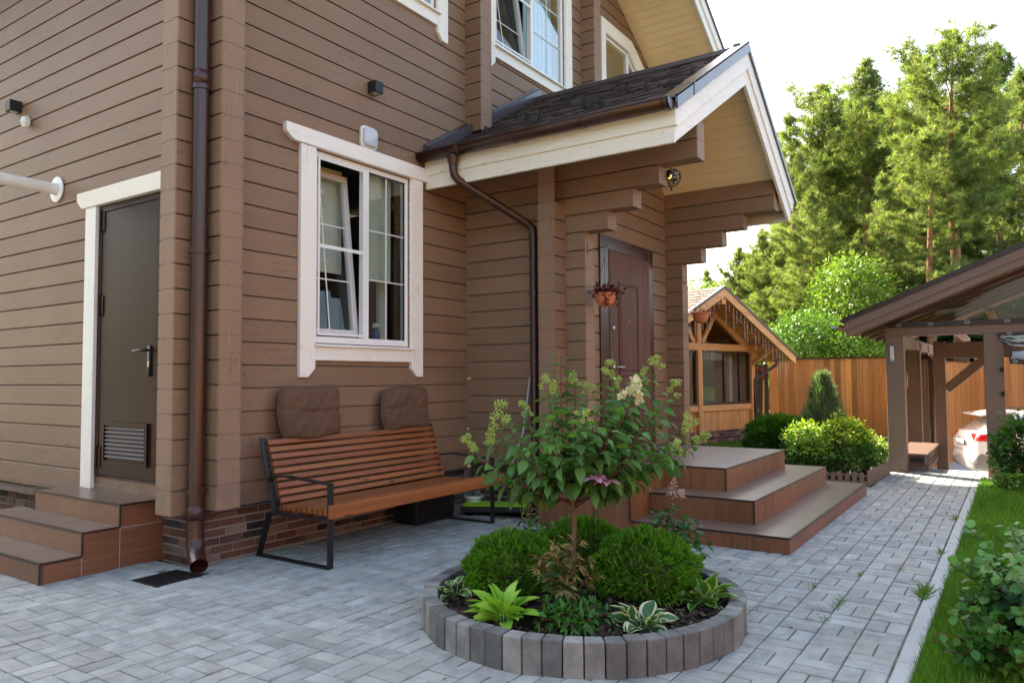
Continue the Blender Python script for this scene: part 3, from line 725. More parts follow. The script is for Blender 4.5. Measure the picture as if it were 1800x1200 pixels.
mb = MB(); cap(RX, 9.69, RZ, YR-.045, YR-.024, -.035, .03); cap(RX, 9.69, RZ, YR-.045, YR+.10, .018, .033); mb.build('rake_flashing', M['brown_flash'], pr_)
# apron flashing where the roof meets the house
mb = MB()
cap(5.74, 6.448, LZ, 4.86, 4.957, .0, .125); cap(6.665, 7.90, LZ, 4.86, 4.957, .0, .125); cap(5.74, 6.448, LZ, 4.93, 4.956, .125, .15); cap(6.665, 7.90, LZ, 4.93, 4.956, .125, .15)
mb.build('wall_flashing', M['brown_flash'], pr_)
# gutter
gt = MB(); n = 14; gx, gz, gr = 5.675, 3.60, .078; prof = [(gx+gr*cos(pi+pi*i/n), gz+gr*sin(pi+pi*i/n)) for i in range(n+1)]
outer = prof; inner = [(gx+(gr-.005)*cos(pi+pi*i/n), gz+(gr-.005)*sin(pi+pi*i/n)) for i in range(n+1)][::-1]
gt.prism(outer+inner, 'y', YR-.01, 4.93)
gt.tube([(gx-gr, YR-.01, gz), (gx-gr, 4.93, gz)], .009, 8); gut = gt.build('gutter', M['brown_metal'], pr_, smooth=False, bevel=0)
for p in gut.data.polygons: p.use_smooth = len(p.vertices) == 4 and abs(p.normal.y) < .5
gt = MB()
for y in (YR+.02, 3.07, 3.78, 4.43): 
    pts = [(gx+(gr+.004)*cos(pi+pi*i/n), y, gz+(gr+.004)*sin(pi+pi*i/n)) for i in range(n+1)]
    for i in range(n): 
        a_, b_ = pts[i], pts[i+1]; gt.add([(a_[0], y-.02, a_[2]), (b_[0], y-.02, b_[2]), (b_[0], y+.02, b_[2]), (a_[0], y+.02, a_[2])], [(0, 1, 2, 3)])
gt.build('gutter_bracket', M['brown_metal'], pr_)
gt = MB(); 
for y in (YR-.012, 4.932): 
    gt.prism([(gx+gr*1.05*cos(pi+pi*i/n), gz+gr*1.05*sin(pi+pi*i/n)) for i in range(n+1)], 'y', y-.005, y+.005)
gt.build('gutter_end_cap', M['brown_metal'], pr_)
# snow guards
for (x, y) in ((6.20, 4.50), (6.69, 4.43), (6.46, 4.16), (6.20, 3.84), (6.70, 3.79), (6.47, 3.48), (6.26, 3.19), (6.73, 3.14), (6.58, 2.87), (6.36, 2.54), (6.79, 2.48)):
    g = MB(); z = LZ(x)+.018
    for yy_ in (-.016, .011): g.prism([(x-.03, z-.012), (x+.03, z+.023), (x+.0, z+.085), (x-.012, z+.085)], 'y', y+yy_, y+yy_+.005)
    g.prism([(x-.016, z+.075), (x-.002, z+.087), (x+.006, z+.082), (x-.008, z+.070)], 'y', y-.016, y+.016); g.prism([(x-.04, z-.016), (x+.05, z-.016+.053), (x+.05, z-.011+.053), (x-.04, z-.011)], 'y', y-.010, y+.010)
    g.build('snow_guard', M['black'], pr_)

# ================================================================== downspouts, lamps and other fittings on the house
def clamp(mb, x, y, z, r, dx, dy):
    mb.lathe([(r+.004, -.018), (r+.006, -.018), (r+.006, .018), (r+.004, .018)], (x, y, z), 16)
    mb.tube([(x+dx*r, y+dy*r, z), (x+dx*(r+.05), y+dy*(r+.05), z)], .012, 8)
t = thing('downspout', (3.155, 4.88, 0), 'brown downspout in the notch of the near house corner, outlet over the drain grate', 'downspout')
mb = MB(); r = .056
mb.tube([(3.185, 4.88, 9), (3.185, 4.88, .36)], r, 20, cap=False); mb.tube([(3.185, 4.88, .44), (3.185, 4.88, .24), (3.18, 4.865, .17), (3.155, 4.81, .115), (3.125, 4.745, .085), (3.11, 4.715, .07)], [r*1.07]*6, 20, cap=False)
for z in (3.55, .41): mb.tube([(3.185, 4.88, z-.05), (3.185, 4.88, z+.05)], r*1.09, 20)
o = mb.build('pipe', M['brown_metal'], t, smooth=True)
for z in (3.48, 2.28, .565, 5.4):
    mb = MB(); clamp(mb, 3.185, 4.88, z, r*1.06, .75, .0); mb.tube([(3.185+.06, 4.85, z), (3.33, 4.80, z)], .007, 6); mb.ball((3.30, 4.79, z), .014, 8); mb.build('pipe_clamp', M['brown_metal'], t)
t = thing('downspout', (6.39, 4.05, 0), 'thin brown downspout running slantwise from the porch gutter to the vestibule wall', 'downspout')
mb = MB(); r = .042
mb.tube([(5.69, 4.53, 3.52), (5.69, 4.53, 3.40), (5.70, 4.525, 3.34), (5.74, 4.50, 3.29), (6.34, 4.08, 2.91), (6.385, 4.05, 2.86), (6.39, 4.048, 2.79), (6.395, 4.05, .22), (6.38, 4.04, .15), (6.31, 4.0, .09)], r, 16)
mb.lathe([(.062, 3.545), (.058, 3.48), (.045, 3.44)], (5.69, 4.53, 0), 16); mb.build('pipe', M['brown_metal'], t, smooth=True)
for z in (2.2, 1.1):
    mb = MB(); clamp(mb, 6.395, 4.05, z, .045, 1, 0); mb.build('pipe_clamp', M['brown_metal'], t)

def cube_lamp(x, y, z, nx, ny, label):
    s = .105; t = thing('wall_lamp', (x, y, z), label, 'wall lamp')
    b = MB(); cx = x+nx*s/2; cy = y+ny*s/2; b.box(cx-s/2, cx+s/2, cy-s/2, cy+s/2, z-s/2, z+s/2); b.build('lamp_body', M['blackbox'], t, bevel=.003)
    g = MB(); g.box(cx-s/2+.02, cx+s/2-.02, cy-s/2+.02, cy+s/2-.02, z-s/2-.002, z-s/2+.004); g.build('lens', M['frosted'], t); return t
cube_lamp(5.0, 4.957, 4.07, 0, -1, 'black cube lamp on the wall above the white window')
cube_lamp(3.257, 7.97, 4.0, -1, 0, 'black cube lamp high on the side wall above the white flue')
t = thing('motion_sensor', (3.257, 7.73, 3.83), 'small cream faceted sensor under the black cube lamp of the side wall', 'sensor')
b = MB(); b.lathe([(0, .055), (.035, .05), (.05, .0), (.035, -.045), (0, -.05)], (3.215, 7.73, 3.80), 6); b.build('housing', M['white_plastic'], t, bevel=.004)
b = MB(); b.tube([(3.26, 7.78, 3.87), (3.24, 7.75, 3.87), (3.22, 7.74, 3.84)], .008, 6); b.build('arm', M['white_plastic'], t)
t = thing('bulkhead_light', (4.945, 4.957, 3.59), 'rounded square frosted light on the wall just above the window header', 'wall lamp')
def rsq(cx, cz, s, r, n=6):
    out = []
    for q, (sx, sz) in enumerate(((1, 1), (-1, 1), (-1, -1), (1, -1))):
        for i in range(n+1):
            a = pi/2*q+pi/2*i/n; out.append((cx+sx*(s-r)+r*cos(a), cz+sz*(s-r)+r*sin(a)))
    return out
b = MB(); b.prism(rsq(4.945, 3.585, .103, .045), 'y', 4.925, 4.957); b.build('rim', M['white_plastic'], t, bevel=.006, seg=3)
b = MB(); b.prism(rsq(4.945, 3.585, .088, .042), 'y', 4.895, 4.93); b.build('lens', M['frosted'], t, bevel=.02, seg=4, smooth=True)
t = thing('flue_pipe', (3.257, 7.16, 3.08), 'white flue pipe with grey nozzle sticking out of the side wall', 'flue')
b = MB(); b.tube([(3.25, 7.16, 3.08), (2.52, 7.16, 3.085)], .052, 24); b.tube([(2.62, 7.16, 3.085), (2.52, 7.16, 3.085)], .057, 24); b.tube([(2.60, 7.16, 3.085), (2.595, 7.16, 3.085)], .06, 24); b.build('pipe', M['white_plastic'], t, smooth=False, bevel=0)
b = MB(); b.lathe([(.055, 0), (.115, -.004), (.115, -.014), (.055, -.018)], (3.256, 7.16, 3.08), 32, ax='x'); b.build('collar', M['white_plastic'], t)
b = MB(); b.lathe([(.045, 2.53), (.052, 2.50), (.038, 2.36), (.045, 2.34), (.045, 2.30), (.03, 2.30)], (0, 7.16, 3.085), 24, ax='x'); b.build('nozzle', M['grey_plastic'], t)
t = thing('cage_lamp', (6.64, 2.69, 3.26), 'round glass lamp in a dark wire cage under the porch beam', 'lamp')
b = MB(); b.lathe([(.05, 0), (.05, .03), (.03, .04)], (6.645, 2.70, 3.26), 16, ax='x'); b.build('base', M['black'], t)
b = MB(); b.ball((6.745, 2.70, 3.26), .07, 20); b.build('globe', m_glass('lamp_glass', (.95, .95, .9), .0, 1.6), t, smooth=True)
b = MB(); b.ball((6.72, 2.70, 3.26), .025, 10); b.build('bulb', M['bulb'], t, smooth=True)
b = MB()
for k in range(6):
    a = pi*k/6; b.tube([(6.745+.088*cos(q), 2.70+.088*sin(q)*cos(a), 3.26+.088*sin(q)*sin(a)) for q in [2*pi*i/24 for i in range(25)]], .005, 5, cap=False)
b.tube([(6.745+.03, 2.70+.083*cos(q), 3.26+.083*sin(q)) for q in [2*pi*i/20 for i in range(21)]], .005, 5, cap=False)
b.tube([(6.745, 2.70, 3.17), (6.745, 2.70, 3.13)], .008, 6)
b.build('wire_cage', M['black'], t)

# ================================================================== tiled steps
def trim_edges(mb, pts, t=.012):
    for a, b in pts: mb.bar(a, b, t, t)
st = thing('side_steps', (2.83, 6.0, 0), 'three brown tiled steps up to the metal service door', 'steps')
SY0, SY1 = 5.41, 6.72
lv = [(2.40, .142), (2.67, .30), (2.93, .455)]
rs = MB(); td = MB(); ed_ = MB(); rnd = random.Random(3)
def tilecol(k=.16): q = 1+rnd.uniform(-k, k); return (q, q*rnd.uniform(.94, 1.04), q*rnd.uniform(.9, 1.05))
for i, (x, z) in enumerate(lv):
    zb = 0 if i == 0 else lv[i-1][1]; y1 = SY1+(0 if i == 0 else .0)+[1.0, .45, 0][i]*.0
    yend = [7.6, 6.98, 6.72][i]
    y = SY0
    while y < yend-.01:
        ye = min(y+.45, yend); rs.box(x, x+.02, y+.001, ye-.001, zb, z-.012, tilecol()); y = ye
    xe = lv[i+1][0] if i < 2 else 3.255
    y = SY0
    while y < yend-.01:
        ye = min(y+.45, yend); td.box(x+.012, xe+.02, y+.002, ye-.002, z-.014, z, tilecol(.10)); y = ye
    ed_.box(x-.004, x+.012, SY0-.004, yend, z-.014, z+.002); ed_.box(x+.012, xe, SY0-.0045, SY0+.01, z-.014, z+.0015); ed_.box(x-.005, x+.008, SY0-.005, SY0+.008, zb, z-.014)
    if i: ed_.box(x-.004, x+.01, yend-.008, yend+.002, zb, z-.014)
rs.prism([(2.424, .001), (3.262, .001), (3.262, .44), (2.945, .44), (2.945, .287), (2.685, .287), (2.685, .128), (2.424, .128)], 'y', SY0+.002, SY0+.02, (1, 1, 1))
rs.box(2.95, 3.25, SY1-.02, SY1-.002, .29, .44, (1, 1, 1)); rs.box(2.69, 3.25, 6.96, 6.978, .14, .287); 
rs.build('riser_tiles', M['tile_riserh'], st); td.build('tread_tiles', M['tile_tread'], st); ed_.build('edge_trim', M['tile_edge'], st)
mb = MB()
for x in (2.67, 2.935): mb.box(x-.0015, x+.0015, SY0+.0005, SY0+.003, .002, .29 if x > 2.7 else .13)
mb.box(2.935, 3.25, SY0+.0005, SY0+.003, .285, .289); mb.build('grout_line', M['curb'], st)

st = thing('porch_steps', (7.6, 3.0, 0), 'wide flight of brown tiled steps up to the entrance porch', 'steps')
S = [(5.92, 9.38, 1.478, .125), (6.30, 9.09, 1.848, .32), (6.69, 8.73, 2.209, .525)]
rs = MB(); rf = MB(); td = MB(); ed_ = MB()
for i, (x0, x1, y0, z) in enumerate(S):
    zb = 0 if i == 0 else S[i-1][3]
    # front risers (facing -Y)
    x = x0
    while x < x1-.01:
        xe = min(x+.30, x1); rf.box(x+.0012, xe-.0012, y0, y0+.02, zb, z-.012, tilecol()); x = xe
    y = y0+.0201
    yb = 2.78 if i < 2 else 3.70
    while y < yb-.01:
        ye = min(y+.30, yb); rs.box(x0, x0+.02, y+.0012, ye-.0012, zb, z-.012, tilecol()); rs.box(x1-.02, x1, y+.0012, ye-.0012, zb, z-.012, tilecol()); y = ye
    # treads
    if i < 2: nx0, nx1, ny = S[i+1][0], S[i+1][1], S[i+1][2]
    x = x0+.012
    if i < 2:
        while x < x1-.02:
            xe = min(x+.45, x1-.012); td.box(x+.001, xe-.001, y0+.012, ny+.01, z-.014, z, tilecol(.08)); x = xe
        y = ny+.01
        while y < yb-.01:
            ye = min(y+.45, yb); td.box(x0+.012, nx0+.01, y+.001, ye-.001, z-.014, z, tilecol(.08)); td.box(nx1-.01, x1-.012, y+.001, ye-.001, z-.014, z, tilecol(.08)); y = ye
    else:
        while x < x1-.02:
            xe = min(x+.45, x1-.012); y = y0+.012
            while y < 3.70: ye = min(y+.45, 3.70); td.box(x+.001, xe-.001, y+.001, ye-.001, z-.014, z, tilecol(.08)); y = ye
            x = xe
    ed_.box(x0-.004, x1+.004, y0-.004, y0+.012, z-.014, z+.002); ed_.box(x0-.0045, x0+.012, y0+.012, yb, z-.0142, z+.0018); ed_.box(x1-.012, x1+.0045, y0+.012, yb, z-.0142, z+.0018)
    if i: ed_.box(x0-.005, x0+.008, y0-.005, y0+.008, zb, z-.014)
# the solid block left of the flight
for (ya, yb_) in ((2.78, 3.08), (3.08, 3.38), (3.38, 3.72)): 
    rs.box(5.89, 5.91, ya+.0012, yb_-.0012, .262, .511, tilecol()); rs.box(5.89, 5.91, ya+.0012, yb_-.0012, 0, .26, tilecol())
rf.box(5.912, 6.69, 2.78, 2.80, 0, .511, tilecol())
rf.box(5.91, 6.44, 3.70, 3.72, 0, .511, tilecol())
x = 5.902
while x < 6.7:
    xe = min(x+.4, 6.703); y = 2.792
    while y < 3.70: ye = min(y+.45, 3.70); td.box(x+.001, xe-.001, y+.001, ye-.001, .511, .5252, tilecol(.08)); y = ye
    x = xe
ed_.box(5.886, 5.902, 2.776, 3.72, .511, .5275); ed_.box(5.902, 6.70, 2.776, 2.792, .5112, .5272); ed_.box(5.884, 5.90, 2.775, 2.79, 0.1255, .511); ed_.box(5.884, 5.90, 3.71, 3.724, 0, .511)
rs.build('riser_tiles', M['tile_riser'], st); rf.build('front_riser_tiles', M['tile_riser'], st); td.build('tread_tiles', M['tile_tread'], st); ed_.build('edge_trim', M['tile_edge'], st)
mb = MB(); mb.box(5.92+.015, 9.36, 1.495, 2.78, 0, .11); mb.box(6.31, 9.07, 1.865, 3.7, .0, .305); mb.box(6.70, 8.71, 2.225, 3.69, 0, .510); mb.box(5.905, 6.75, 2.79, 3.69, 0, .508); mb.build('step_core', M['mortar'], st)

# ================================================================== ground, paving, lawn
def sheet(name, rects, z, mat):
    mb = MB()
    for (x0, x1, y0, y1) in rects: mb.add([(x0, y0, z), (x1, y0, z), (x1, y1, z), (x0, y1, z)], [(0, 1, 2, 3)])
    return tag(mb.build(name, mat), kind='structure')
sheet('ground', [(-60, 12.45, -60, 90), (28.5, 160, -60, 90), (12.45, 19, 1.75, 90), (19, 28.5, 2.4, 90), (12.45, 28.5, -60, -6)], -.035, M['lawn'])
sheet('unseen_yard', [(-60, -3, .44, 60), (-3, 3.2, 10, 60), (-60, -3, -5, .44)], -.018, M['unseen_yard'])  # unseen grey ground added to replace green bounce light from the lawn
mb = MB(); mb.add([(12.45, -6, -1.15), (28.5, -6, -1.15), (28.5, 2.4, -1.15), (12.45, 2.4, -1.15)], [(0, 1, 2, 3)]); mb.build('driveway', M['curb']); tag(bpy.data.objects['driveway'], kind='structure')
mb = MB(); mb.box(12.35, 12.45, -6, 1.75, -1.15, -.034); mb.box(12.45, 19, 1.75, 1.85, -1.15, -.034); mb.box(18.9, 19, 1.85, 2.4, -1.15, -.034); mb.box(19, 28.5, 2.4, 2.5, -1.15, -.034); mb.box(28.5, 28.6, -6, 2.5, -1.15, -.034); mb.build('retaining_wall', M['mortar']); tag(bpy.data.objects['retaining_wall'], kind='structure')
RC = (3.79, 2.10); RO, RI, RH = .897, .81, .165
# paving base
sheet('paving_base', [(-3, 9.96, .525, 5.0), (-3, 3.27, 5.0, 10), (9.96, 12.46, .3, 1.5), (10.6, 12.46, -2, .3)], -.012, M['sand'])
mb = MB(); rnd = random.Random(11)
def paver(x0, x1, y0, y1):
    xc, yc = (x0+x1)/2, (y0+y1)/2
    if xc < 1.2 and yc < 3.5: return
    if math.hypot(xc-RC[0], yc-RC[1]) < RO-.07: return
    if 5.97 < xc < 9.3 and yc > 1.53: return
    if 3.3 < xc and yc > 5.0: return
    if xc > 2.45 and xc < 3.3 and yc > 5.45: return
    if 2.78 < xc < 3.16 and 4.70 < yc < 5.03: return
    k = rnd.gauss(1, .085); h = rnd.uniform(-.03, .03); c = (.322*k*(1-h), .330*k, .318*k*(1+h*.6))
    g = .003; x0 += g; x1 -= g; y0 += g; y1 -= g; e = .004; dz = rnd.gauss(0, .0008); tx, ty = rnd.gauss(0, .0011), rnd.gauss(0, .0011)
    z = lambda x, y: dz+tx*(1 if x > xc else -1)+ty*(1 if y > yc else -1)
    v = [(x0+e, y0+e), (x1-e, y0+e), (x1-e, y1-e), (x0+e, y1-e)]; o = [(x0, y0), (x1, y0), (x1, y1), (x0, y1)]
    vs = [(a, b, z(a, b)) for a, b in v]+[(a, b, z(a, b)-e) for a, b in o]+[(a, b, -.02) for a, b in o]
    mb.add(vs, [(0, 1, 2, 3)]+[(4+i, 4+(i+1) % 4, (i+1) % 4, i) for i in range(4)]+[(8+i, 8+(i+1) % 4, 4+(i+1) % 4, 4+i) for i in range(4)], c)
def unit(x, y, t):
    if t: paver(x, x+.1, y, y+.2); paver(x+.1, x+.2, y, y+.2)
    else: paver(x, x+.2, y, y+.1); paver(x, x+.2, y+.1, y+.2)
nx = int(12.4/.2)
for i in range(-2, 50):
    for j in range(0, 22): unit(i*.2+.02, .529+j*.2, (i+j) % 2)
for i in range(-2, 16):
    for j in range(22, 42): unit(i*.2+.02, .529+j*.2, (i+j) % 2)
for i in range(50, 62):
    for j in range(-12, 5):
        if j < 0 and i < 53: continue
        unit(i*.2+.02, .529+j*.2, (i+j) % 2)
tag(mb.build('paving', M['paver'], fixn=False), kind='structure')
mb = MB(); x = -1.0
while x < 10.6:
    mb.box(x+.002, min(x+.998, 10.6), .440, .521, -.15, .004+rnd.uniform(-.002, .002)); x += 1.0
tag(mb.build('path_edging', M['curb'], bevel=.006), kind='structure')
# bed soil behind the picket edge
mb = MB(); n = 14
def soilsheet(x0, x1, y0, y1, z, nm):
    s = MB(); nx_, ny_ = int((x1-x0)/.08), int((y1-y0)/.08)
    vs = [(x0+(x1-x0)*i/nx_, y0+(y1-y0)*j/ny_, z+rng.normal()*.012) for i in range(nx_+1) for j in range(ny_+1)]
    fs = [(i*(ny_+1)+j, (i+1)*(ny_+1)+j, (i+1)*(ny_+1)+j+1, i*(ny_+1)+j+1) for i in range(nx_) for j in range(ny_)]
    s.add(vs, fs); return tag(s.build(nm, M['soil'], smooth=True), kind='structure')
soilsheet(10.0, 13.2, 1.62, 4.0, .0, 'flower_bed')

# ---- drain grate
t = thing('drain_grate', (2.97, 4.87, 0), 'black cast drain grate in the paving under the corner downspout', 'drain grate')
mb = MB(); a0_, a1_, b0_, b1_ = 2.80, 3.14, 4.71, 5.02
mb.box(a0_, a1_, b0_, b0_+.02, -.02, .004); mb.box(a0_, a1_, b1_-.02, b1_, -.02, .004); mb.box(a0_, a0_+.02, b0_+.02, b1_-.02, -.02, .004); mb.box(a1_-.02, a1_, b0_+.02, b1_-.02, -.02, .004); mb.build('frame', M['black'], t)
mb = MB()
for i in range(11): y = b0_+.03+i*.0245; mb.box(a0_+.02, a1_-.02, y, y+.011, -.015, .001)
for i in range(4): x = a0_+.06+i*.07; mb.box(x, x+.008, b0_+.02, b1_-.02, -.014, 0)
mb.build('bars', M['black'], t); mb = MB(); mb.box(a0_+.01, a1_-.01, b0_+.01, b1_-.01, -.032, -.030); mb.build('pit', M['soil'], t)

# ---- round planter of kerb stones
pl = thing('round_planter', (RC[0], RC[1], 0), 'round planter ring of upright grey kerb stones on the paving', 'planter')
NS = 58; rnd = random.Random(21)
for k in range(NS):
    a = 2*pi*k/NS+.03; hw = pi/NS-.0032
    cgray = rnd.choice([(.165, .165, .16), (.23, .23, .222), (.125, .125, .123), (.27, .265, .25), (.19, .185, .175), (.15, .15, .145)]); kk = rnd.uniform(.85, 1.2); cgray = tuple(q*kk*.82 for q in cgray)
    ro = RO+rnd.uniform(-.004, .005); hz = RH+rnd.uniform(-.003, .004); mb = MB(); tl = rnd.uniform(-.006, .006)
    poly = [(RI*cos(a-hw), RI*sin(a-hw)), (ro*cos(a-hw), ro*sin(a-hw)), (ro*cos(a+hw), ro*sin(a+hw)), (RI*cos(a+hw), RI*sin(a+hw))]
    mb.prism([(RC[0]+p[0], RC[1]+p[1]) for p in poly], 'z', -.02, hz, cgray); mb.build('kerb_stone', M['kerb'], pl, bevel=.007, seg=2)
s = MB(); NR = 14; NA = 40; vs = [(RC[0], RC[1], .13)]
for i in range(1, NR+1):
    for k in range(NA):
        r = (RI+.01)*i/NR; vs.append((RC[0]+r*cos(2*pi*k/NA), RC[1]+r*sin(2*pi*k/NA), .10+.03*(1-(i/NR)**2)+rng.normal()*.006))
fs = [(0, 1+k, 1+(k+1) % NA) for k in range(NA)]+[(1+(i-1)*NA+k, 1+i*NA+k, 1+i*NA+(k+1) % NA, 1+(i-1)*NA+(k+1) % NA) for i in range(1, NR) for k in range(NA)]
s.add(vs, fs); s.build('soil', M['soil'], pl, smooth=True)
mb = MB()
for k in range(1500):
    r = (RI-.02)*sqrt(rnd.random()); a = rnd.uniform(0, 2*pi); z = .112+.03*(1-(r/RI)**2)+rnd.uniform(0, .02)
    L, W_, H_ = rnd.uniform(.02, .055), rnd.uniform(.01, .024), rnd.uniform(.003, .008); q = rnd.uniform(.35, 1.5)
    Mx = Matrix.Translation((RC[0]+r*cos(a), RC[1]+r*sin(a), z)) @ Euler((rnd.uniform(-.5, .5), rnd.uniform(-.5, .5), rnd.uniform(0, 6.3))).to_matrix().to_4x4()
    base = rnd.choice([(.055, .034, .022), (.03, .019, .014), (.09, .058, .04)]); mb.obox(Mx, L, W_, H_, tuple(b*q for b in base))
tag(mb.build('bark_mulch', M['bark'], origin=(RC[0], RC[1], .11)), kind='stuff')

# ================================================================== bench and cushions
bn = thing('garden_bench', (4.75, 4.5, 0), 'slatted orange brown timber bench on black steel frames under the window', 'bench')
for x in (3.712, 5.70):
    f = MB(); W_ = .055; y4 = 4.105
    def flat(a, b, th=.012):
        a = Vector((x+W_/2, *a)); b = Vector((x+W_/2, *b)); d = (b-a).normalized(); nrm_ = d.cross(Vector((1, 0, 0)))
        f.add([(a+s1*Vector((W_/2, 0, 0))+s2*nrm_*th/2) if e == 0 else (b+s1*Vector((W_/2, 0, 0))+s2*nrm_*th/2) for e in (0, 1) for s1 in (-1, 1) for s2 in (-1, 1)],
              [(0, 1, 3, 2), (4, 6, 7, 5), (0, 4, 5, 1), (2, 3, 7, 6), (0, 2, 6, 4), (1, 5, 7, 3)])
    flat((4.90, .007), (4.098, .007)); flat((4.104, .0), (4.104, .598)); flat((4.098, .598), (4.58, .625)); flat((4.578, .625), (4.76, .605)); flat((4.893, .0), (4.77, .34))
    flat((4.77, .335), (4.11, .345)); flat((4.70, .33), (4.868, .90))
    f.build('side_frame', M['black'], bn, bevel=.002)
rnd = random.Random(8)
def slatcol(k=.12): q = 1+rnd.uniform(-k, k); return (q, q*rnd.uniform(.92, 1.05), q*rnd.uniform(.85, 1.05))
for i in range(9):
    y = 4.165+i*.058; m = MB(); m.box(3.765+rnd.uniform(-.002, .002), 5.70, y, y+.040, .362, .416-.002*i, slatcol()); m.build('seat_slat', M['bench'], bn, bevel=.004, seg=2)
m = MB(); m.box(3.712, 5.86, 4.058, 4.097, .357, .452, (1.12, 1.08, 1.0)); m.build('front_apron', M['bench'], bn, bevel=.004, seg=2)
m = MB(); m.box(3.765, 5.85, 4.112, 4.155, .385, .449, slatcol()); m.build('seat_slat', M['bench'], bn, bevel=.004, seg=2)
for i in range(9):
    t_ = i/8; yc = 4.675+.160*t_; zc = .432+.428*t_; m = MB()
    Mx = Matrix.Translation((4.735, yc, zc)) @ Matrix.Rotation(-radians(20.5), 4, 'X'); k = slatcol(.1)
    m.obox(Mx, 1.945, .026, .040, k); m.build('back_slat', M['bench'], bn, bevel=.004, seg=2)

def cushion(name, c, wd, hg, th, lean, rz, label, sd_):
    r2 = np.random.default_rng(sd_); t = thing(name, c, label, 'cushion', 'brown corduroy cushions on the bench back'); N = 26; vs = []; fs = []
    Mx = Matrix.Translation(c) @ Matrix.Rotation(rz, 4, 'Y') @ Matrix.Rotation(lean, 4, 'X')
    ph = r2.uniform(0, 6, 6)
    for side in (-1, 1):
        for i in range(N+1):
            for j in range(N+1):
                u = -1+2*i/N; v = -1+2*j/N
                e = max(0, 1-abs(u)**5)**.5*max(0, 1-abs(v)**5)**.5
                X = u*wd/2*(1-.07*abs(v)**3*(1 if abs(u) > .3 else 1)); Z = hg/2+v*hg/2*(1-.06*abs(u)**3)
                X += .012*sin(3*v+ph[0])*abs(u); Z += .010*sin(3.3*u+ph[1])
                cr = math.exp(-((v-.06-.05*sin(2*u+ph[2]))/.045)**2); wr = .006*sin(11*u+5*v+ph[3])*math.exp(-((v+.25)/.5)**2)+.004*sin(15*u-9*v+ph[4])+.004*sin(9*v+6*u*u+ph[5])
                pull = .010*math.exp(-((u)/.25)**2)*math.exp(-((v-.05)/.3)**2)
                y = side*(th/2*e**.8+.006)-side*(cr*.022+pull)*(1 if side < 0 else .4)+wr*e
                vs.append(Mx @ Vector((X, y, Z)))
    n2 = (N+1)**2
    for s_ in range(2):
        for i in range(N):
            for j in range(N):
                a = s_*n2+i*(N+1)+j; q = (a, a+N+1, a+N+2, a+1); fs.append(q if s_ == 0 else q[::-1])
    for i in range(N):
        for (a, b) in (((i)*(N+1), (i+1)*(N+1)), ((i)*(N+1)+N, (i+1)*(N+1)+N), (i, i+1), (N*(N+1)+i, N*(N+1)+i+1)): fs.append((a, b, b+n2, a+n2))
    m = MB(); m.add(vs, fs); o = m.build('cushion_cover', M['fabric'], t, smooth=True)
    m = MB(); pts = []
    for q in range(4):
        for i in range(8):
            s_ = -1+2*i/8; u, v = [(s_, -1), (1, s_), (-s_, 1), (-1, -s_)][q]
            pts.append(Mx @ Vector((u*wd/2*(1-.07*abs(v)**3)*1.006+.012*sin(3*v+ph[0])*abs(u), -.004, hg/2+v*hg/2*(1-.06*abs(u)**3)*1.006+.010*sin(3.3*u+ph[1]))))
    pts.append(pts[0]); m.tube(pts, .006, 6); m.build('piping', M['fabric'], t, smooth=True)
cushion('back_cushion', (4.205, 4.845, .862), .635, .43, .12, radians(-5), radians(0), 'brown corduroy cushion propped on the near end of the bench back', 5)
cushion('back_cushion', (5.38, 4.850, .868), .640, .40, .10, radians(-6), radians(-2), 'brown corduroy cushion propped near the middle of the bench back', 9)

# ---- odds and ends in the corner behind the bench
t = thing('plastic_crate', (5.55, 4.75, 0), 'black plastic crate standing on the paving behind the far bench leg', 'crate')
mb = MB()
x0, x1, y0, y1 = 5.25, 5.80, 4.62, 4.90
mb.box(x0, x1, y0, y0+.012, .0, .33); mb.box(x0, x1, y1-.012, y1, 0, .33); mb.box(x0, x0+.012, y0+.012, y1-.012, 0, .33); mb.box(x1-.012, x1, y0+.012, y1-.012, 0, .33); mb.box(x0+.012, x1-.012, y0+.012, y1-.012, 0, .012)
mb.box(x0-.012, x1+.012, y0-.012, y0, .31, .335); mb.box(x0-.012, x0, y0, y1, .31, .335); mb.box(x1, x1+.012, y0, y1, .31, .335)
for i in range(5): mb.box(x0+.08+i*.1, x0+.09+i*.1, y0-.006, y0, .02, .3)
mb.build('body', M['black'], t, bevel=.003)
t = thing('flower_pot', (6.10, 4.66, 0), 'small white pot with a grey plant in the corner beyond the bench', 'plant pot')
mb = MB(); mb.lathe([(0, .02), (.055, .02), (.075, .14), (.09, .145), (.09, .165), (.078, .165), (.07, .13), (0, .13)], (6.12, 4.62, 0), 20); mb.build('pot', M['white_plastic'], t)
P = np.tile([6.12, 4.62, .13], (60, 1))+rng.normal(size=(60, 3))*[.03, .03, .01]; D = rdir(60)*[1, 1, .5]+[0, 0, .9]
V, Fc, C = inst(*LEAFS, P, D, rdir(60), .09, .6, rcol(60, (.20, .22, .22), .3)); npmesh('foliage', V, Fc, C, M['leaf'], t)
t = thing('boot_mat', (6.2, 4.3, 0), 'green turf mat on a dark tray beside the vestibule wall', 'mat')
Rz = Matrix.Translation((6.14, 4.36, .06)) @ Matrix.Rotation(radians(-62), 4, 'Z')
mb = MB(); mb.obox(Rz, .66, .26, .05); mb.build('tray', M['black'], t, bevel=.004)
mb = MB(); mb.obox(Matrix.Translation((0, 0, .037)) @ Rz, .63, .23, .02); mb.build('turf', M['mat_green'], t, bevel=.004)
t = thing('broom_pole', (6.38, 4.33, 0), 'thin grey metal pole leaning on the vestibule wall beside the slanted downspout', 'pole')
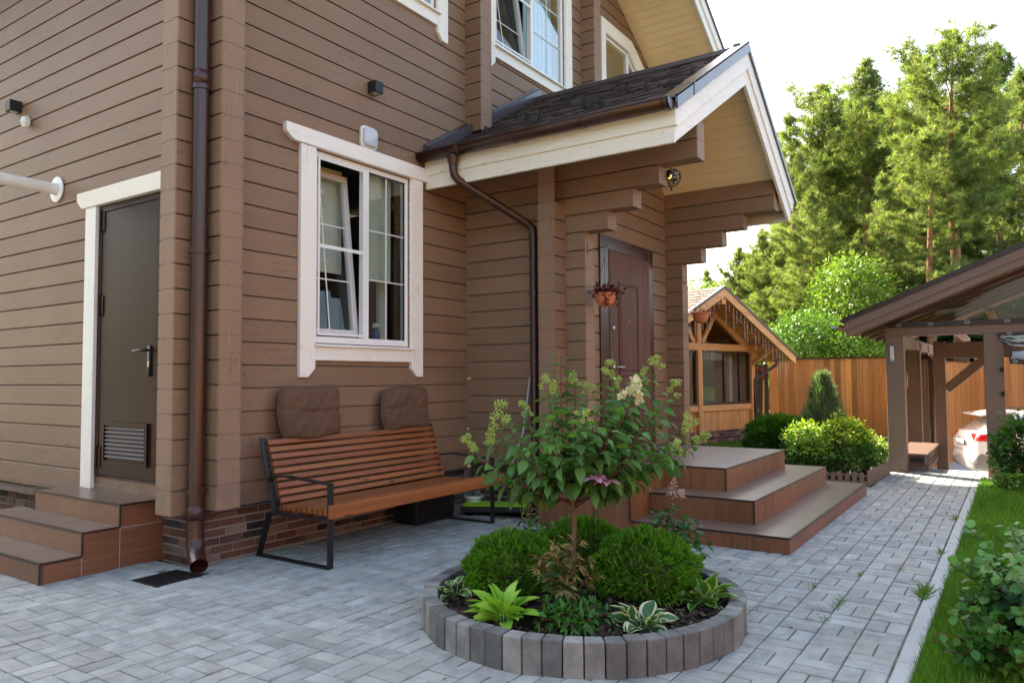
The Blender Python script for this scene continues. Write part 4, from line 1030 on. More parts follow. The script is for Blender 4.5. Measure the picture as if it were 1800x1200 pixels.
mb = MB(); mb.tube([(6.12, 4.36, .01), (6.36, 4.17, .8), (6.41, 4.115, 1.36)], .011, 8); mb.build('shaft', M['curb'], t, smooth=True)
t = thing('garden_hose', (6.33, 4.1, 0), 'black hose loop lying at the foot of the slanted downspout', 'hose')
mb = MB(); mb.tube([(6.33+.09*cos(q), 3.98+.10*sin(q), .02+.004*q+.05*(q > 9)*(q-9)) for q in [i*.45 for i in range(26)]], .012, 8); mb.build('hose', M['rubber'], t, smooth=True)
t = thing('spray_bottle', (5.2, 5.09, 1.70), 'blue and white spray bottle on the window sill inside', 'bottle')
mb = MB(); mb.lathe([(0, 0), (.035, 0), (.038, .06), (.03, .10), (.015, .13), (.015, .145), (0, .145)], (5.20, 5.085, 1.70), 14); mb.build('bottle', M['blue_plastic'], t, smooth=True)
mb = MB(); mb.box(5.16, 5.235, 5.07, 5.10, 1.845, 1.88); mb.box(5.15, 5.17, 5.075, 5.095, 1.83, 1.845); mb.build('trigger', M['white_plastic'], t, bevel=.005)

# ================================================================== hanging pots
def hanging_pot(x, y, z, wx, wy, wz, ex, label, plant):
    t = thing('hanging_pot', (x, y, z), label, 'hanging pot', 'terracotta pots hanging by the porch'); R = .10
    m = MB(); m.lathe([(0, -.085), (.05, -.08), (.083, -.045), (.1, .0), (.105, .035), (.112, .038), (.112, .05), (.098, .05), (.09, .03), (0, .02)], (x, y, z), 28); m.build('pot', M['terracotta'], t, smooth=True)
    m = MB(); hook = (x, y, wz)
    for k in range(3):
        a = 2*pi*k/3+.5; m.tube([(x+.105*cos(a), y+.105*sin(a), z+.045), (x, y, z+.40), ], .0022, 4)
    m.tube([(x, y, z+.40), (x, y, wz)], .0022, 4); m.build('hanger_wire', M['black'], t)
    m = MB(); m.tube([(wx, wy, wz+.06), (wx, wy, wz-.06)], .005, 5); m.tube([(wx, wy, wz-.02), (x, y, wz), (x+ex*.02, y-.02, wz+.01)], .005, 5); m.build('bracket', M['black'], t)
    n = plant; P = np.tile([x, y, z+.04], (n, 1))+rng.normal(size=(n, 3))*[.05, .05, .012]; D = rdir(n)*[1, 1, .6]+[0, 0, .35]
    P2 = P+norm(D)*rng.random((n, 1))*.06
    V, Fc, C = inst(*LEAFS, P2, D, rdir(n), rng.uniform(.03, .06, n), .9, rcol(n, (.10, .012, .018), .5) if plant > 60 else rcol(n, (.20, .04, .03), .4)); npmesh('foliage', V, Fc, C, M['leaf'], t)
    if plant > 60:
        Q = []; 
        for k in range(5):
            a = rng.uniform(0, 6.3); 
            for s_ in range(9): Q.append((x+.11*cos(a), y+.11*sin(a), z+.02-.016*s_*(1.4 if k == 0 else .7)))
        Q = np.array(Q)+rng.normal(size=(45, 3))*.008; V, Fc, C = inst(*LEAFS, Q, rdir(45), rdir(45), .035, .9, rcol(45, (.10, .012, .02), .5)); npmesh('trailing_foliage', V, Fc, C, M['leaf'], t)
hanging_pot(6.50, 3.30, 2.115, 6.50, 3.49, 2.62, 1, 'terracotta pot of dark red trailing leaves hanging left of the entrance door', 420)
hanging_pot(9.06, 3.27, 2.10, 9.06, 3.49, 2.56, 1, 'nearly bare terracotta pot hanging at the far end of the porch', 30)

# ================================================================== picket edging
pk = thing('picket_edging', (10.3, 1.6, 0), 'low brown picket edging around the shrub bed', 'picket fence')
rnd = random.Random(2)
def pickets(a, b, n, h):
    a = Vector((*a, 0)); b = Vector((*b, 0)); d = (b-a).normalized(); nn = Vector((-d.y, d.x, 0))
    for k in range(n):
        c = a+(b-a)*(k+.5)/n; hh = h+rnd.uniform(-.01, .01); w_ = (b-a).length/n*.62; m = MB()
        prof = [(-w_/2, 0), (w_/2, 0), (w_/2, hh-.02), (0, hh), (-w_/2, hh-.02)]
        m.add([c+d*p[0]+nn*s_+Vector((0, 0, p[1])) for s_ in (-.006, .006) for p in prof], [(0, 1, 2, 3, 4), (9, 8, 7, 6, 5), (0, 5, 6, 1), (1, 6, 7, 2), (2, 7, 8, 3), (3, 8, 9, 4), (4, 9, 5, 0)])
        m.build('picket', M['carport'], pk)
    m = MB(); 
    for z in (.05, .13): m.bar(a+nn*.012+Vector((0, 0, z)), b+nn*.012+Vector((0, 0, z)), .012, .025)
    m.build('rail', M['carport'], pk)
pickets((10.0, 2.9), (9.98, 1.58), 16, .17); pickets((9.99, 1.56), (11.4, 1.50), 18, .19)

# ================================================================== gazebo (local frame: u along the front, v back)
GA = radians(-14.4)
gz_ = thing('gazebo', (14.3, 5.44, 0), 'amber timber garden house with gabled shingle roof and large dark framed windows', 'garden house', None, GA)
def gbox(mb, u0, u1, v0, v1, z0, z1, c=None): mb.box(u0, u1, v0, v1, z0, z1, c)
def gb(mb, name, mat, **k): return mb.build(name, M[mat] if isinstance(mat, str) else mat, k.pop('parent', gz_), local=True, **k)
U0, U1, VD = -1.95, 2.42, 3.2
m = MB(); rb = random.Random(6)
z = 0
while z < .19:
    u = U0-rb.uniform(0, .1)
    while u < U1: 
        e = min(u+.2, U1); k = rb.uniform(.7, 1.3); c = rb.choice([(.20, .09, .07), (.12, .07, .06), (.26, .14, .11), (.06, .045, .045)]); m.box(max(u, U0), e-.01, -.01, .0, z, z+.05, tuple(q*k for q in c)); u += .2
    z += .062
gb(m, 'brick_base', 'brick'); m = MB(); m.box(U0, U1, .0, VD, -.05, .195); gb(m, 'base_core', 'mortar')
m = MB(); rb = random.Random(16)
u = U0
while u < U1-.02: q = rb.uniform(.85, 1.12); m.box(u+.002, min(u+.088, U1), .02, .05, .20, .645, (q, q, q)); u += .09
gb(m, 'board_panel', 'gazv')
m = MB(); m.box(U0, U1, -.03, .09, .645, .765, (1, 1, 1)); m.box(U0, U1, -.035, .10, 1.885, 2.03, (1, 1, 1)); gb(m, 'beam', 'gaz', bevel=.004)
for u in (-1.95, .28, 2.27):
    m = MB(); m.box(u, u+.145, -.05, .11, .19, 1.886, (1, 1, 1)); m.box(u, u+.145, -.05, .11, 1.9, 2.0, (1, 1, 1)) if 0 else None; gb(m, 'post', 'gazv', bevel=.004)
m = MB(); m.box(.28, .425, -.04, .10, 2.03, 2.9, (1, 1, 1)); gb(m, 'king_post', 'gazv')
# braces in the gable
m = MB()
def gbar(a, b, wd, v0=-.02, v1=.08): 
    a = Vector((a[0], 0, a[1])); b = Vector((b[0], 0, b[1])); d = (b-a).normalized(); n_ = Vector((-d.z, 0, d.x))*wd/2
    m.prism([((a+n_).x, (a+n_).z), ((b+n_).x, (b+n_).z), ((b-n_).x, (b-n_).z), ((a-n_).x, (a-n_).z)], 'y', v0, v1, (1, 1, 1))
gbar((.50, 2.05), (.95, 2.62), .09); gbar((.20, 2.05), (-.25, 2.62), .09); gb(m, 'brace', 'gazv')
m = MB(); gbar((.35, 2.98), (2.5, 1.78), .14, -.03, .10); gbar((.35, 2.98), (-1.8, 1.78), .14, -.031, .101); gb(m, 'gable_rafter', 'gaz')
# roof: ridge above u=.21 at v=-0.7..
RU, RZt, OV = .215, 3.10, -.72; SLO = .476
m = MB(); 
for sg in (-1, 1): m.prism([(RU, RZt-.07), (RU+sg*2.74, RZt-.07-2.74*SLO), (RU+sg*2.78, RZt-2.78*SLO), (RU, RZt)], 'y', OV+.03, VD+.5)
gro = gb(m, 'roof', 'brown_flash')
m = MB(); rb = random.Random(17)
for sg in (-1, 1):
    s_ = 0
    while s_ < 2.78:
        v = OV+.0-rb.uniform(0, .2)
        while v < VD+.5:
            e = v+rb.uniform(.12, .3); k = rb.uniform(.7, 1.3); c = (.12*k, .095*k, .08*k)
            ua, ub = RU+sg*s_, RU+sg*min(s_+.17, 2.80); za, zb = RZt-s_*SLO+.002, RZt-min(s_+.17, 2.8)*SLO+.014
            m.add([(ua, max(v, OV), za), (ub, max(v, OV), zb), (ub, min(e, VD+.5)-.006, zb), (ua, min(e, VD+.5)-.006, za)], [(0, 1, 2, 3)], c); v = e
        s_ += .14
gb(m, 'roof_shingles', 'asphalt_roof', fixn=False, parent=gro)
m = MB()
for sg in (-1, 1):
    m.prism([(RU, RZt-.20), (RU+sg*2.70, RZt-.20-2.70*SLO), (RU+sg*2.74, RZt-.03-2.74*SLO), (RU, RZt-.03)], 'y', OV-.01+.001*sg, OV+.03, (1.1, 1.1, 1.1))
gb(m, 'rake_board', 'gaz', parent=gro, bevel=.003)
m = MB()
for sg in (-1, 1): m.prism([(RU, RZt-.035), (RU+sg*2.77, RZt-.035-2.77*SLO), (RU+sg*2.79, RZt+.02-2.79*SLO), (RU, RZt+.02)], 'y', OV-.025+.001*sg, OV+.04)
gb(m, 'rake_flashing', 'brown_metal', parent=gro)
m = MB()   # boarded underside
for sg in (-1, 1):
    s_ = .02
    while s_ < 2.7:
        e = s_+.112; q = rb.uniform(.75, 1.0); m.prism([(RU+sg*s_, RZt-.10-s_*SLO), (RU+sg*e, RZt-.10-e*SLO), (RU+sg*e, RZt-.08-e*SLO), (RU+sg*s_, RZt-.08-s_*SLO)], 'y', OV+.03, VD, (q, q, q)); s_ += .116
gb(m, 'roof_lining', 'gaz', parent=gro)
m = MB(); m.box(RU-.04, RU+.10, OV+.03, .0, 2.76, 2.93, (1.15, 1.15, 1.15)); gb(m, 'ridge_beam', 'gaz', bevel=.004)
for (u, z) in ((2.26, 1.90),): 
    m = MB(); m.box(u, u+.11, OV+.03, .0, z, z+.14, (1.2, 1.2, 1.2)); m.box(U1-.01, U1+.02, OV+.05, 0, z+.001, z+.1, (1, 1, 1)); gb(m, 'wall_plate', 'gaz', bevel=.004)
m = MB(); m.bar((2.32, OV+.05, 2.06), (2.32, -.02, 1.62), .08, .10, col=(1, 1, 1)); m.bar((.9, OV*.5, 2.75), (1.9, OV*.5, 2.2), .09, .12, col=(.9, .85, .8)); gb(m, 'knee_brace', 'gaz')
# windows
def gwin(u0, u1, z0, z1, muls):
    m = MB(); f = .045
    m.box(u0, u1, .0, .05, z0, z0+f); m.box(u0, u1, .0, .05, z1-f, z1); m.box(u0, u0+f, .001, .05, z0+f, z1-f); m.box(u1-f, u1, .001, .05, z0+f, z1-f)
    for a, b in muls: m.box(a, b, .002, .05, z0+f, z1-f)
    wo = gb(m, 'window', 'brown_metal'); g = MB(); g.box(u0+.02, u1-.02, .022, .027, z0+.02, z1-.02); gb(g, 'pane', 'glass_dim', parent=wo)
gwin(.43, 2.265, .77, 1.884, [(1.28, 1.35), (1.86, 1.93)]); gwin(-1.80, .275, .77, 1.884, [(-.9, -.83), (.03, .11)])
g = MB(); g.prism([(.45, 2.035), (2.05, 2.035), (.45, 2.86)], 'y', .02, .025); g.prism([(.255, 2.035), (-1.5, 2.035), (.255, 2.86)], 'y', .02, .025); gb(g, 'gable_film', 'film')
# interior: pale panelled back wall, grey seat
m = MB(); u = U0
while u < U1: m.box(u, u+.145, 2.9, 2.95, .2, 2.0); u += .15
m.box(1.95, 2.05, .3, 2.9, .2, 2.3); M['inner'] = m_plain('pale_panelling', (.62, .57, .50), .7, var=.05); gb(m, 'inner_wall', M['inner'])
m = MB(); m.box(U1-.04, U1-.005, .1, 2.95, .2, 1.9); m.box(U0, U0+.04, .1, 2.95, .2, 1.9); m.box(U0, U1, 2.95, 2.99, .2, 2.6); gb(m, 'inner_shell', M['inner']); m = MB(); m.box(U0, U1, .1, 2.95, .2, .22); gb(m, 'floor', 'gaz')
t = thing('sofa', (15.3, 6.2, .22), 'grey sofa just visible through the garden house window', 'sofa', None, GA)
m = MB(); m.box(-.9, .5, -.2, .45, .0, .42); m.box(-.9, .5, .3, .5, .42, .78); m.box(-.2, .15, .05, .25, .42, .72); m.build('seat', M['grey_cloth'], t, local=True, bevel=.05, seg=3)
m = MB(); m.box(.12, .42, .12, .26, .43, .70); m.build('pillow', M['white_plastic'], t, local=True, bevel=.05, seg=3)
# fairy lights: strings of small drops along the rake
t = thing('fairy_lights', (14.3, 5.44, 2.5), 'white icicle fairy lights hanging along the gable of the garden house', 'string lights', None, GA)
m = MB(); rb = random.Random(19); zoff = -2.5
for sg in (-1, 1):
    s_ = .12; pr0 = None
    while s_ < 2.6:
        u = RU+sg*s_; z = RZt-.22-s_*SLO+zoff; L = rb.choice((.18, .3, .42, .55))*(.8 if s_ < 1.9 else 1); v = OV+.05
        m.box(u-.0015, u+.0015, v, v+.003, z-L, z+.05)
        k = 0
        while k*.06 < L: m.box(u-.005, u+.005, v-.004, v+.005, z-k*.06-.012, z-k*.06); k += 1
        s_ += rb.uniform(.10, .17)
for u in (.5, .6, .72, .8): m.box(u-.002, u+.002, -.06, -.056, 1.70+zoff, 1.9+zoff); m.box(u-.006, u+.006, -.065, -.055, 1.70+zoff, 1.73+zoff)
m.build('light_string', M['white_plastic'], t, local=True)
t = thing('gazebo_downspout', (16.5, 4.9, 0), 'dark downspout at the far corner of the garden house', 'downspout', None, GA)
m = MB(); m.tube([(.62, -.35, 1.72), (.60, -.33, 1.60), (.12, -.08, 1.28), (.10, -.07, 1.2), (.10, -.07, .05)], .035, 10); m.tube([(.62, -.75, 1.78), (.62, 2.5, 1.78)], .05, 8); m.build('pipe', M['brown_metal'], t, local=True, smooth=True)
t = thing('garden_rake', (16.9, 4.65, 0), 'rake with yellow pole and curved red top leaning by the dark gate', 'rake')
m = MB(); m.tube([(16.92, 4.72, .05), (17.0, 4.72, 1.30)], .018, 8); m.build('pole', M['yellow'], t, smooth=True)
m = MB(); m.tube([(17.0, 4.72, 1.28), (17.0, 4.72, 1.42), (16.98, 4.75, 1.50), (16.96, 4.83, 1.53), (16.95, 4.9, 1.50)], .02, 8); m.build('handle', M['redpole'], t, smooth=True)
# dark gate
t = thing('board_gate', (18.3, 5.6, 0), 'dark brown board gate between the garden house and the orange fence', 'gate')
m = MB(); y = 4.98
while y < 7.0: m.box(18.3, 18.33, y, y+.11, .02, 1.64); y += .125
m.build('boards', M['brown_metal'], t); m = MB(); m.box(18.33, 18.37, 4.98, 7, .4, .48); m.box(18.33, 18.37, 4.98, 7, 1.3, 1.38); m.build('rail', M['brown_metal'], t)

# ================================================================== fences
def board_fence(a, b, z0, z1, label, bw=.115, seed=0, cap=True):
    a = Vector((*a, 0)); b = Vector((*b, 0)); L = (b-a).length; d = (b-a)/L; nn = Vector((d.y, -d.x, 0)); rb = random.Random(seed)
    t = thing('board_fence', (a+b)/2, label, 'fence'); m = MB(); s_ = 0
    while s_ < L:
        e = min(s_+bw-.004, L); q = rb.gauss(1, .15); hu = rb.uniform(-.10, .08); h = rb.choice((0, .009)); p = [a+d*s_+nn*h, a+d*e+nn*h, a+d*e-nn*.02, a+d*s_-nn*.02]
        m.add([(v.x, v.y, z) for z in (z0, z1-.02) for v in p], [(3, 2, 1, 0), (4, 5, 6, 7), (0, 1, 5, 4), (1, 2, 6, 5), (2, 3, 7, 6), (3, 0, 4, 7)], (q, q*(1+hu*.6), q*(1+hu))); s_ += bw
    m.build('boards', M['fence'], t)
    if cap: m = MB(); m.bar(a+Vector((0, 0, z1)), b+Vector((0, 0, z1)), .07, .03); m.build('cap_rail', M['brown_metal'], t)
    return t
board_fence((18.5, 5.0), (18.5, 1.62), -.02, 1.76, 'orange brown vertical board fence with dark cap behind the round shrubs', seed=1)
board_fence((21.3, 2.3), (28.0, 1.15), -1.15, 1.75, 'orange board fence running along the far side of the carport', seed=2)
board_fence((28.02, 1.15), (28.02, -4.6), -1.15, 2.2, 'orange board fence across the back of the carport behind the car', seed=3)

board_fence((22, -7.0), (-12, -7.0), -.03, 2.2, 'long orange board fence across the garden, out of view, added for warm bounce light', seed=4)  # unseen fence added to throw warm bounce light on the walls

# ================================================================== carport
cp = thing('carport', (11.8, .5, 0), 'brown timber carport with pitched roof and clear film gable', 'carport')
CX = 11.76
def cpart(name, f, mat='carport', bevel=.006):
    m = MB(); f(m); return m.build(name, M[mat], cp, bevel=bevel)
cpart('post', lambda m: m.box(CX, CX+.21, 1.325, 1.555, 0, 1.90)); cpart('post', lambda m: m.box(CX, CX+.21, .155, .375, 0, 1.90)); cpart('post', lambda m: m.box(CX, CX+.21, -2.2, -1.98, 0, 1.90))
cpart('front_beam', lambda m: m.box(CX-.004, CX+.2, -3.6, 1.56, 1.90, 2.03), 'carport_y')
for x in (14.2, 15.6): cpart('post', lambda m: m.box(x, x+.2, 1.36, 1.58, -1.15, 1.9)); cpart('brace', lambda m: m.bar((x-.02, 1.40, 1.0), (x-.02, 1.30, 1.88), .03, .14) if 0 else m.prism([(1.40, 1.88), (1.52, 1.88), (1.56, 1.12), (1.48, 1.05), (1.42, 1.10)], 'x', x-.05, x-.001))
cpart('post', lambda m: m.box(14.0, 14.2, .985, 1.145, -1.15, 1.9)); cpart('brace', lambda m: m.prism([(1.0, 1.88), (1.12, 1.88), (1.13, 1.3), (1.06, 1.22), (1.02, 1.26)], 'x', 13.95, 13.999))
cpart('cross_beam', lambda m: m.box(14.02, 14.18, -3.6, .985, 1.62, 1.88), 'carport_y')
cpart('knee_brace', lambda m: m.bar((14.1, .98, 1.12), (14.1, .38, 1.66), .08, .14), 'carport_y')
m = MB(); m.box(CX+.21, 17, 1.36, 1.54, 1.76, 1.93); m.box(CX+.02, CX+.03, 1.3, 1.31, 1, 1.01) if 0 else None; m.build('side_beam', m_paintwood('carport_brown_x', (.21, .125, .088), 'x', .55, .1), cp, bevel=.005)
# roof: ridge along X at y=-1.9, eave y=2.0
CE, CR = 2.0, -2.2; cz = lambda y: 2.11+.403*(CE-y)
m = MB(); m.prism([(CE, cz(CE)-.09), (CR, cz(CR)-.09), (CR, cz(CR)), (CE, cz(CE))], 'x', 11.27, 17.5); m.prism([(CR, cz(CR)-.09), (2*CR-CE, cz(CE)-.09), (2*CR-CE, cz(CE)), (CR, cz(CR))], 'x', 11.27, 17.5)
cro = m.build('roof', M['brown_flash'], cp)
m = MB()
m.prism([(CE-.02, 1.875), (CR, 1.875+.403*(CE-CR)), (CR, cz(CR)-.12), (CE-.02, cz(CE)-.125)], 'x', 11.262, 11.30)
m.prism([(CE-.01, cz(CE)-.14), (CR, cz(CR)-.14), (CR, cz(CR)-.01), (CE-.01, cz(CE)-.01)], 'x', 11.244, 11.30)
m.prism([(CR, cz(CR)-.36), (2*CR-CE, 1.875), (2*CR-CE, cz(CE)-.01), (CR, cz(CR)-.01)], 'x', 11.255, 11.30)
m.build('rake_board', M['carport_y'], cro, bevel=.004)
m = MB(); m.prism([(CE+.02, cz(CE)-.03), (CR, cz(CR)-.02), (CR, cz(CR)+.05), (CE+.02, cz(CE)+.04)], 'x', 11.225, 11.40); m.prism([(CE+.06, cz(CE)-.01), (CR, cz(CR)+.03), (CR, cz(CR)+.05), (CE+.06, cz(CE)+.015)], 'x', 11.26, 17.55); m.build('roof_edge', M['tarp'], cro)
m = MB(); n = 10
m.prism([(CE+.13+.07*cos(pi+pi*i/n), 2.07+.07*sin(pi+pi*i/n)) for i in range(n+1)]+[(CE+.13+.063*cos(pi+pi*i/n), 2.07+.063*sin(pi+pi*i/n)) for i in range(n+1)][::-1], 'x', 11.30, 17.5); m.build('gutter', M['brown_metal'], cro)
for i, x in enumerate((11.6, 12.3, 13.0, 13.7, 14.5, 15.3)):
    m = MB(); m.prism([(CE-.05, cz(CE-.05)-.22), (CR, cz(CR)-.22), (CR, cz(CR)-.092), (CE-.05, cz(CE-.05)-.092)], 'x', x, x+.06); m.build('rafter', M['carport_y'], cro)
m = MB()
for i in range(9): y = 1.0-i*.4; m.box(11.9, 17, y, y+.10, cz(y)-.27, cz(y)-.24) if 0 else None
m.box(11.9, 16.9, .75, .85, 2.0, 2.06); m.box(11.9, 16.9, .25, .35, 2.2, 2.26); m.box(11.9, 16.9, -.35, -.25, 2.35, 2.42); m.build('purlin', M['carport'], cro)
# clear film in the front gable with brown eyelet strip
m = MB(); m.prism([(1.30, 2.075), (-3.2, 2.075), (CR, cz(CR)-.38), (-2, cz(-2)-.38)], 'x', CX-.030, CX-.024); flm = m.build('gable_film', M['film'], cp)
m = MB(); m.box(CX-.036, CX-.006, -3.4, 1.52, 2.022, 2.085); m.prism([(1.53, 2.035), (1.40, 2.10), (-2.0, cz(-2)-.36), (-2.0, cz(-2)-.41)], 'x', CX-.036, CX-.02); m.build('film_border', M['tarp'], flm)
for y in (1.37, .98, .55, .10, -.35, -.8):
    m = MB(); N_ = 18
    for i in range(N_): 
        a, b = 2*pi*i/N_, 2*pi*(i+1)/N_; m.prism([(y+.034*cos(a), 2.053+.020*sin(a)), (y+.034*cos(b), 2.053+.020*sin(b)), (y+.022*cos(b), 2.053+.011*sin(b)), (y+.022*cos(a), 2.053+.011*sin(a))], 'x', CX-.042, CX-.036)
    m.build('eyelet', M['curb'], flm); m = MB(); m.tube([(CX-.036, y, 2.053), (CX-.06, y, 2.053)], .008, 6); m.box(CX-.065, CX-.058, y-.012, y+.012, 2.046, 2.06); m.build('turn_button', M['black'], flm)
# rolled film curtain tied up on the right
t = thing('rolled_curtain', (11.7, .05, 1.85), 'clear film curtain with brown eyelet border gathered up on the right carport post', 'curtain')
m = MB(); m.box(CX-.03, CX-.01, -1.6, .21, 1.86, 1.90); m.prism([(.21, 1.88), (.165, 1.88), (.02, 1.60), (.055, 1.58)], 'x', CX-.035, CX-.02); m.prism([(.10, 1.60), (-.6, 1.52), (-.6, 1.44), (.09, 1.49)], 'x', CX-.12, CX-.03); m.build('border', M['tarp'], t)
m = MB(); N_ = 14; vs = []; 
for i in range(N_+1):
    for j in range(10):
        y = .18-1.6*i/N_; z = 1.87-(.26+.05*sin(i*1.3))*j/9*min(1, .25+i/4); x = CX-.02-.05*sin(j*.9+i*1.1)*j/9-.04*j/9; vs.append((x, y, z))
m.add(vs, [(i*10+j, (i+1)*10+j, (i+1)*10+j+1, i*10+j+1) for i in range(N_) for j in range(9)]); m.build('film', m_glass('creased_film', (.72, .76, .80), .12, 4), t, smooth=True)
m = MB(); pts = [(CX-.09, .06-i*.2, 1.60-.01*i) for i in range(8)]; m.tube(pts, [.05, .075, .085, .09, .09, .09, .09, .09], 10); m.build('roll', m_plain('milky_film', (.45, .50, .58), .15, spec=.8, var=.2, nscale=8, bump=.8), t, smooth=True)
m = MB()
for (y, z, x) in ((.155, 1.845, CX-.04), (.08, 1.885, CX-.035), (.05, 1.565, CX-.125), (.03, 1.52, CX-.125)):
    N_ = 14
    for i in range(N_): 
        a, b = 2*pi*i/N_, 2*pi*(i+1)/N_; m.prism([(y+.026*cos(a), z+.018*sin(a)), (y+.026*cos(b), z+.018*sin(b)), (y+.016*cos(b), z+.01*sin(b)), (y+.016*cos(a), z+.01*sin(a))], 'x', x-.005, x)
m.build('eyelets', M['curb'], t)
t = thing('thermometer', (CX, 1.47, 1.65), 'slim white thermometer on the front left carport post', 'thermometer')
m = MB(); m.prism([(1.47+a_*.034, 1.655+(.105 if s_ > 0 else -.115)+b_*.03*s_) for s_ in (1, -1) for a_, b_ in ([(1, 0), (.7, .7), (0, 1), (-.7, .7), (-1, 0)] if s_ > 0 else [(-1, 0), (-.7, .7), (0, 1), (.7, .7), (1, 0)])], 'x', CX-.012, CX); m.build('plate', M['grey_cloth'], t)
m = MB(); m.box(CX-.016, CX-.012, 1.447, 1.493, 1.55, 1.76); m.build('scale', M['white_plastic'], t, bevel=.006)
m = MB(); m.box(CX-.019, CX-.016, 1.467, 1.473, 1.57, 1.74); m.box(CX-.018, CX-.0155, 1.455, 1.486, 1.553, 1.575); m.build('tube', M['grey_plastic'], t)
for z in (1.10, 1.42): 
    t = thing('rubber_buffer', (CX, .19, z), 'small black hook block on the right carport post, '+('lower' if z < 1.2 else 'upper')+' of the two', 'hook', 'black hook blocks on the carport post'); m = MB(); m.box(CX-.05, CX, .155, .195, z-.028, z+.028); m.tube([(CX-.05, .175, z), (CX-.07, .175, z)], .012, 8); m.build('block', M['black'], t, bevel=.006)
t = thing('brick_retaining_wall', (12.6, 1.3, 0), 'low brick wall with stone top behind the front left carport post', 'low wall')
m = MB(); m.prism([(12.0, -.03), (14.0, -.03), (14.0, .22), (12.05, .22)], 'y', 1.13, 1.5); m.build('core', M['mortar'], t)
m = MB(); bricks(m, 'x', 1.128, 12.02, 14.0, 0, .22, -1, 31); bricks(m, 'y', 12.0, 1.14, 1.5, 0, .22, -1, 32); m.build('brick_face', M['brick'], t); m = MB(); m.box(12.0, 14.05, 1.10, 1.53, .221, .245); m.build('coping', M['tile_tread'], t)
t = thing('carport_downspout', (14.6, 1.2, 0), 'thin brown downspout between the rear carport posts', 'downspout')
m = MB(); m.tube([(14.62, 1.50, 1.62), (14.62, 1.30, 1.66), (14.62, 1.24, 1.60), (14.62, 1.235, 1.5), (14.62, 1.235, -.15)], .05, 12); m.build('pipe', M['brown_metal'], t, smooth=True)

# ================================================================== car (seen from its rear quarter)
car = thing('parked_car', (21.55, -1.0, -1.15), 'white car parked in the carport, rear lamp and number plate showing', 'car', None, radians(-70))
# local: x forward, y left, rear at x=-2.3
st_ = [(-2.31, .46, .80, .60), (-2.28, .34, 1.10, .76), (-2.20, .28, 1.20, .87), (-2.0, .26, 1.22, .915), (-1.2, .24, 1.18, .93), (0, .24, 1.12, .925), (1.0, .24, 1.06, .92), (1.7, .26, 1.0, .89), (2.1, .30, .90, .82), (2.28, .38, .76, .66)]
m = MB(); vs = []
for i, (x, zb, zt, hw) in enumerate(st_):
    zs = [zb, zb+.14, zb+(zt-zb)*.36, zb+(zt-zb)*.62, zt-.09, zt-.015]; ws = [.90, .985, 1.0, .985, .955, .88]; dx = [.05, -.05, .0, .0, -.01, .02] if i < 3 else [0]*6
    ring = [(dx[k], -hw*ws[k], zs[k]) for k in range(6)]+[(0, -hw*.6, zt), (0, 0, zt+.015), (0, hw*.6, zt)]+[(dx[k], hw*ws[k], zs[k]) for k in range(5, -1, -1)]+[(.03 if i < 2 else 0, 0, zb-.02)]
    NP = len(ring); vs += [(x+d, a_, b_) for d, a_, b_ in ring]
ns = len(st_)
m.add(vs, [(i*NP+k, i*NP+(k+1) % NP, (i+1)*NP+(k+1) % NP, (i+1)*NP+k) for i in range(ns-1) for k in range(NP)]+[tuple(range(NP))[::-1], tuple(range((ns-1)*NP, ns*NP))])
body = m.build('body', M['carpaint'], car, smooth=True, local=True)
m = MB(); cs = [(-2.13, 1.12, 1.15, .80, .76), (-1.98, 1.13, 1.32, .83, .70), (-1.72, 1.13, 1.52, .84, .64), (-1.50, 1.13, 1.60, .85, .63), (-.9, 1.12, 1.665, .86, .64), (0, 1.08, 1.65, .86, .64), (.45, 1.05, 1.54, .85, .63), (1.2, 1.0, 1.06, .82, .76)]
vs = []
for (x, zb, zt, hb, ht) in cs:
    ring = [(-hb, zb), (-(hb*.6+ht*.4)-.02, zb+(zt-zb)*.4), (-ht-.02, zt-.06), (-ht*.86, zt), (0, zt+.02), (ht*.86, zt), (ht+.02, zt-.06), (hb*.6+ht*.4+.02, zb+(zt-zb)*.4), (hb, zb)]
    NP = len(ring); vs += [(x, a_, b_) for a_, b_ in ring]
m.add(vs, [(i*NP+k, i*NP+k+1, (i+1)*NP+k+1, (i+1)*NP+k) for i in range(len(cs)-1) for k in range(NP-1)]+[tuple(range(NP))[::-1]])
cab = m.build('roof', M['carpaint'], car, smooth=True, local=True)
for o_ in (body, cab): q = o_.modifiers.new('sub', 'SUBSURF'); q.levels = 4; q.render_levels = 3
def skin_patch(src, name, cond, mat, off):
    """a panel lifted off the car's own surface"""
    dg = bpy.context.evaluated_depsgraph_get(); me = src.evaluated_get(dg).to_mesh(); m = MB()
    for f in me.polygons:
        c = f.center
        if cond(c.x, abs(c.y), c.z): m.add([tuple(me.vertices[i].co+me.vertices[i].normal*off) for i in f.vertices], [tuple(range(len(f.vertices)))])
    src.evaluated_get(dg).to_mesh_clear()
    if m.f: return m.build(name, mat, car, smooth=True, local=True, fixn=False)
skin_patch(cab, 'side_window', lambda x, y, z: 1.20 < z < 1.52-.18*max(0, x+.1) and y > .55 and -1.70 < x < .75 and x+2.05 > (z-1.2)*1.1 and abs(x+.50) > .035 and abs(x+1.38) > .03 and z < 1.2+(.95-x)*.6, M['carglass'], .006)
skin_patch(cab, 'rear_window', lambda x, y, z: x < -1.60 and y < .58 and 1.20 < z < 1.52, M['carglass'] if 0 else m_plain('lit_rear_glass', (.22, .20, .18), .08, spec=.9, var=.1, bump=0), .006)  # brightness of the lit rear glass is put into its colour
skin_patch(cab, 'window_surround', lambda x, y, z: x < -1.42 and y > .50 and z > 1.40 and z < 1.56, M['carglass'], .004)
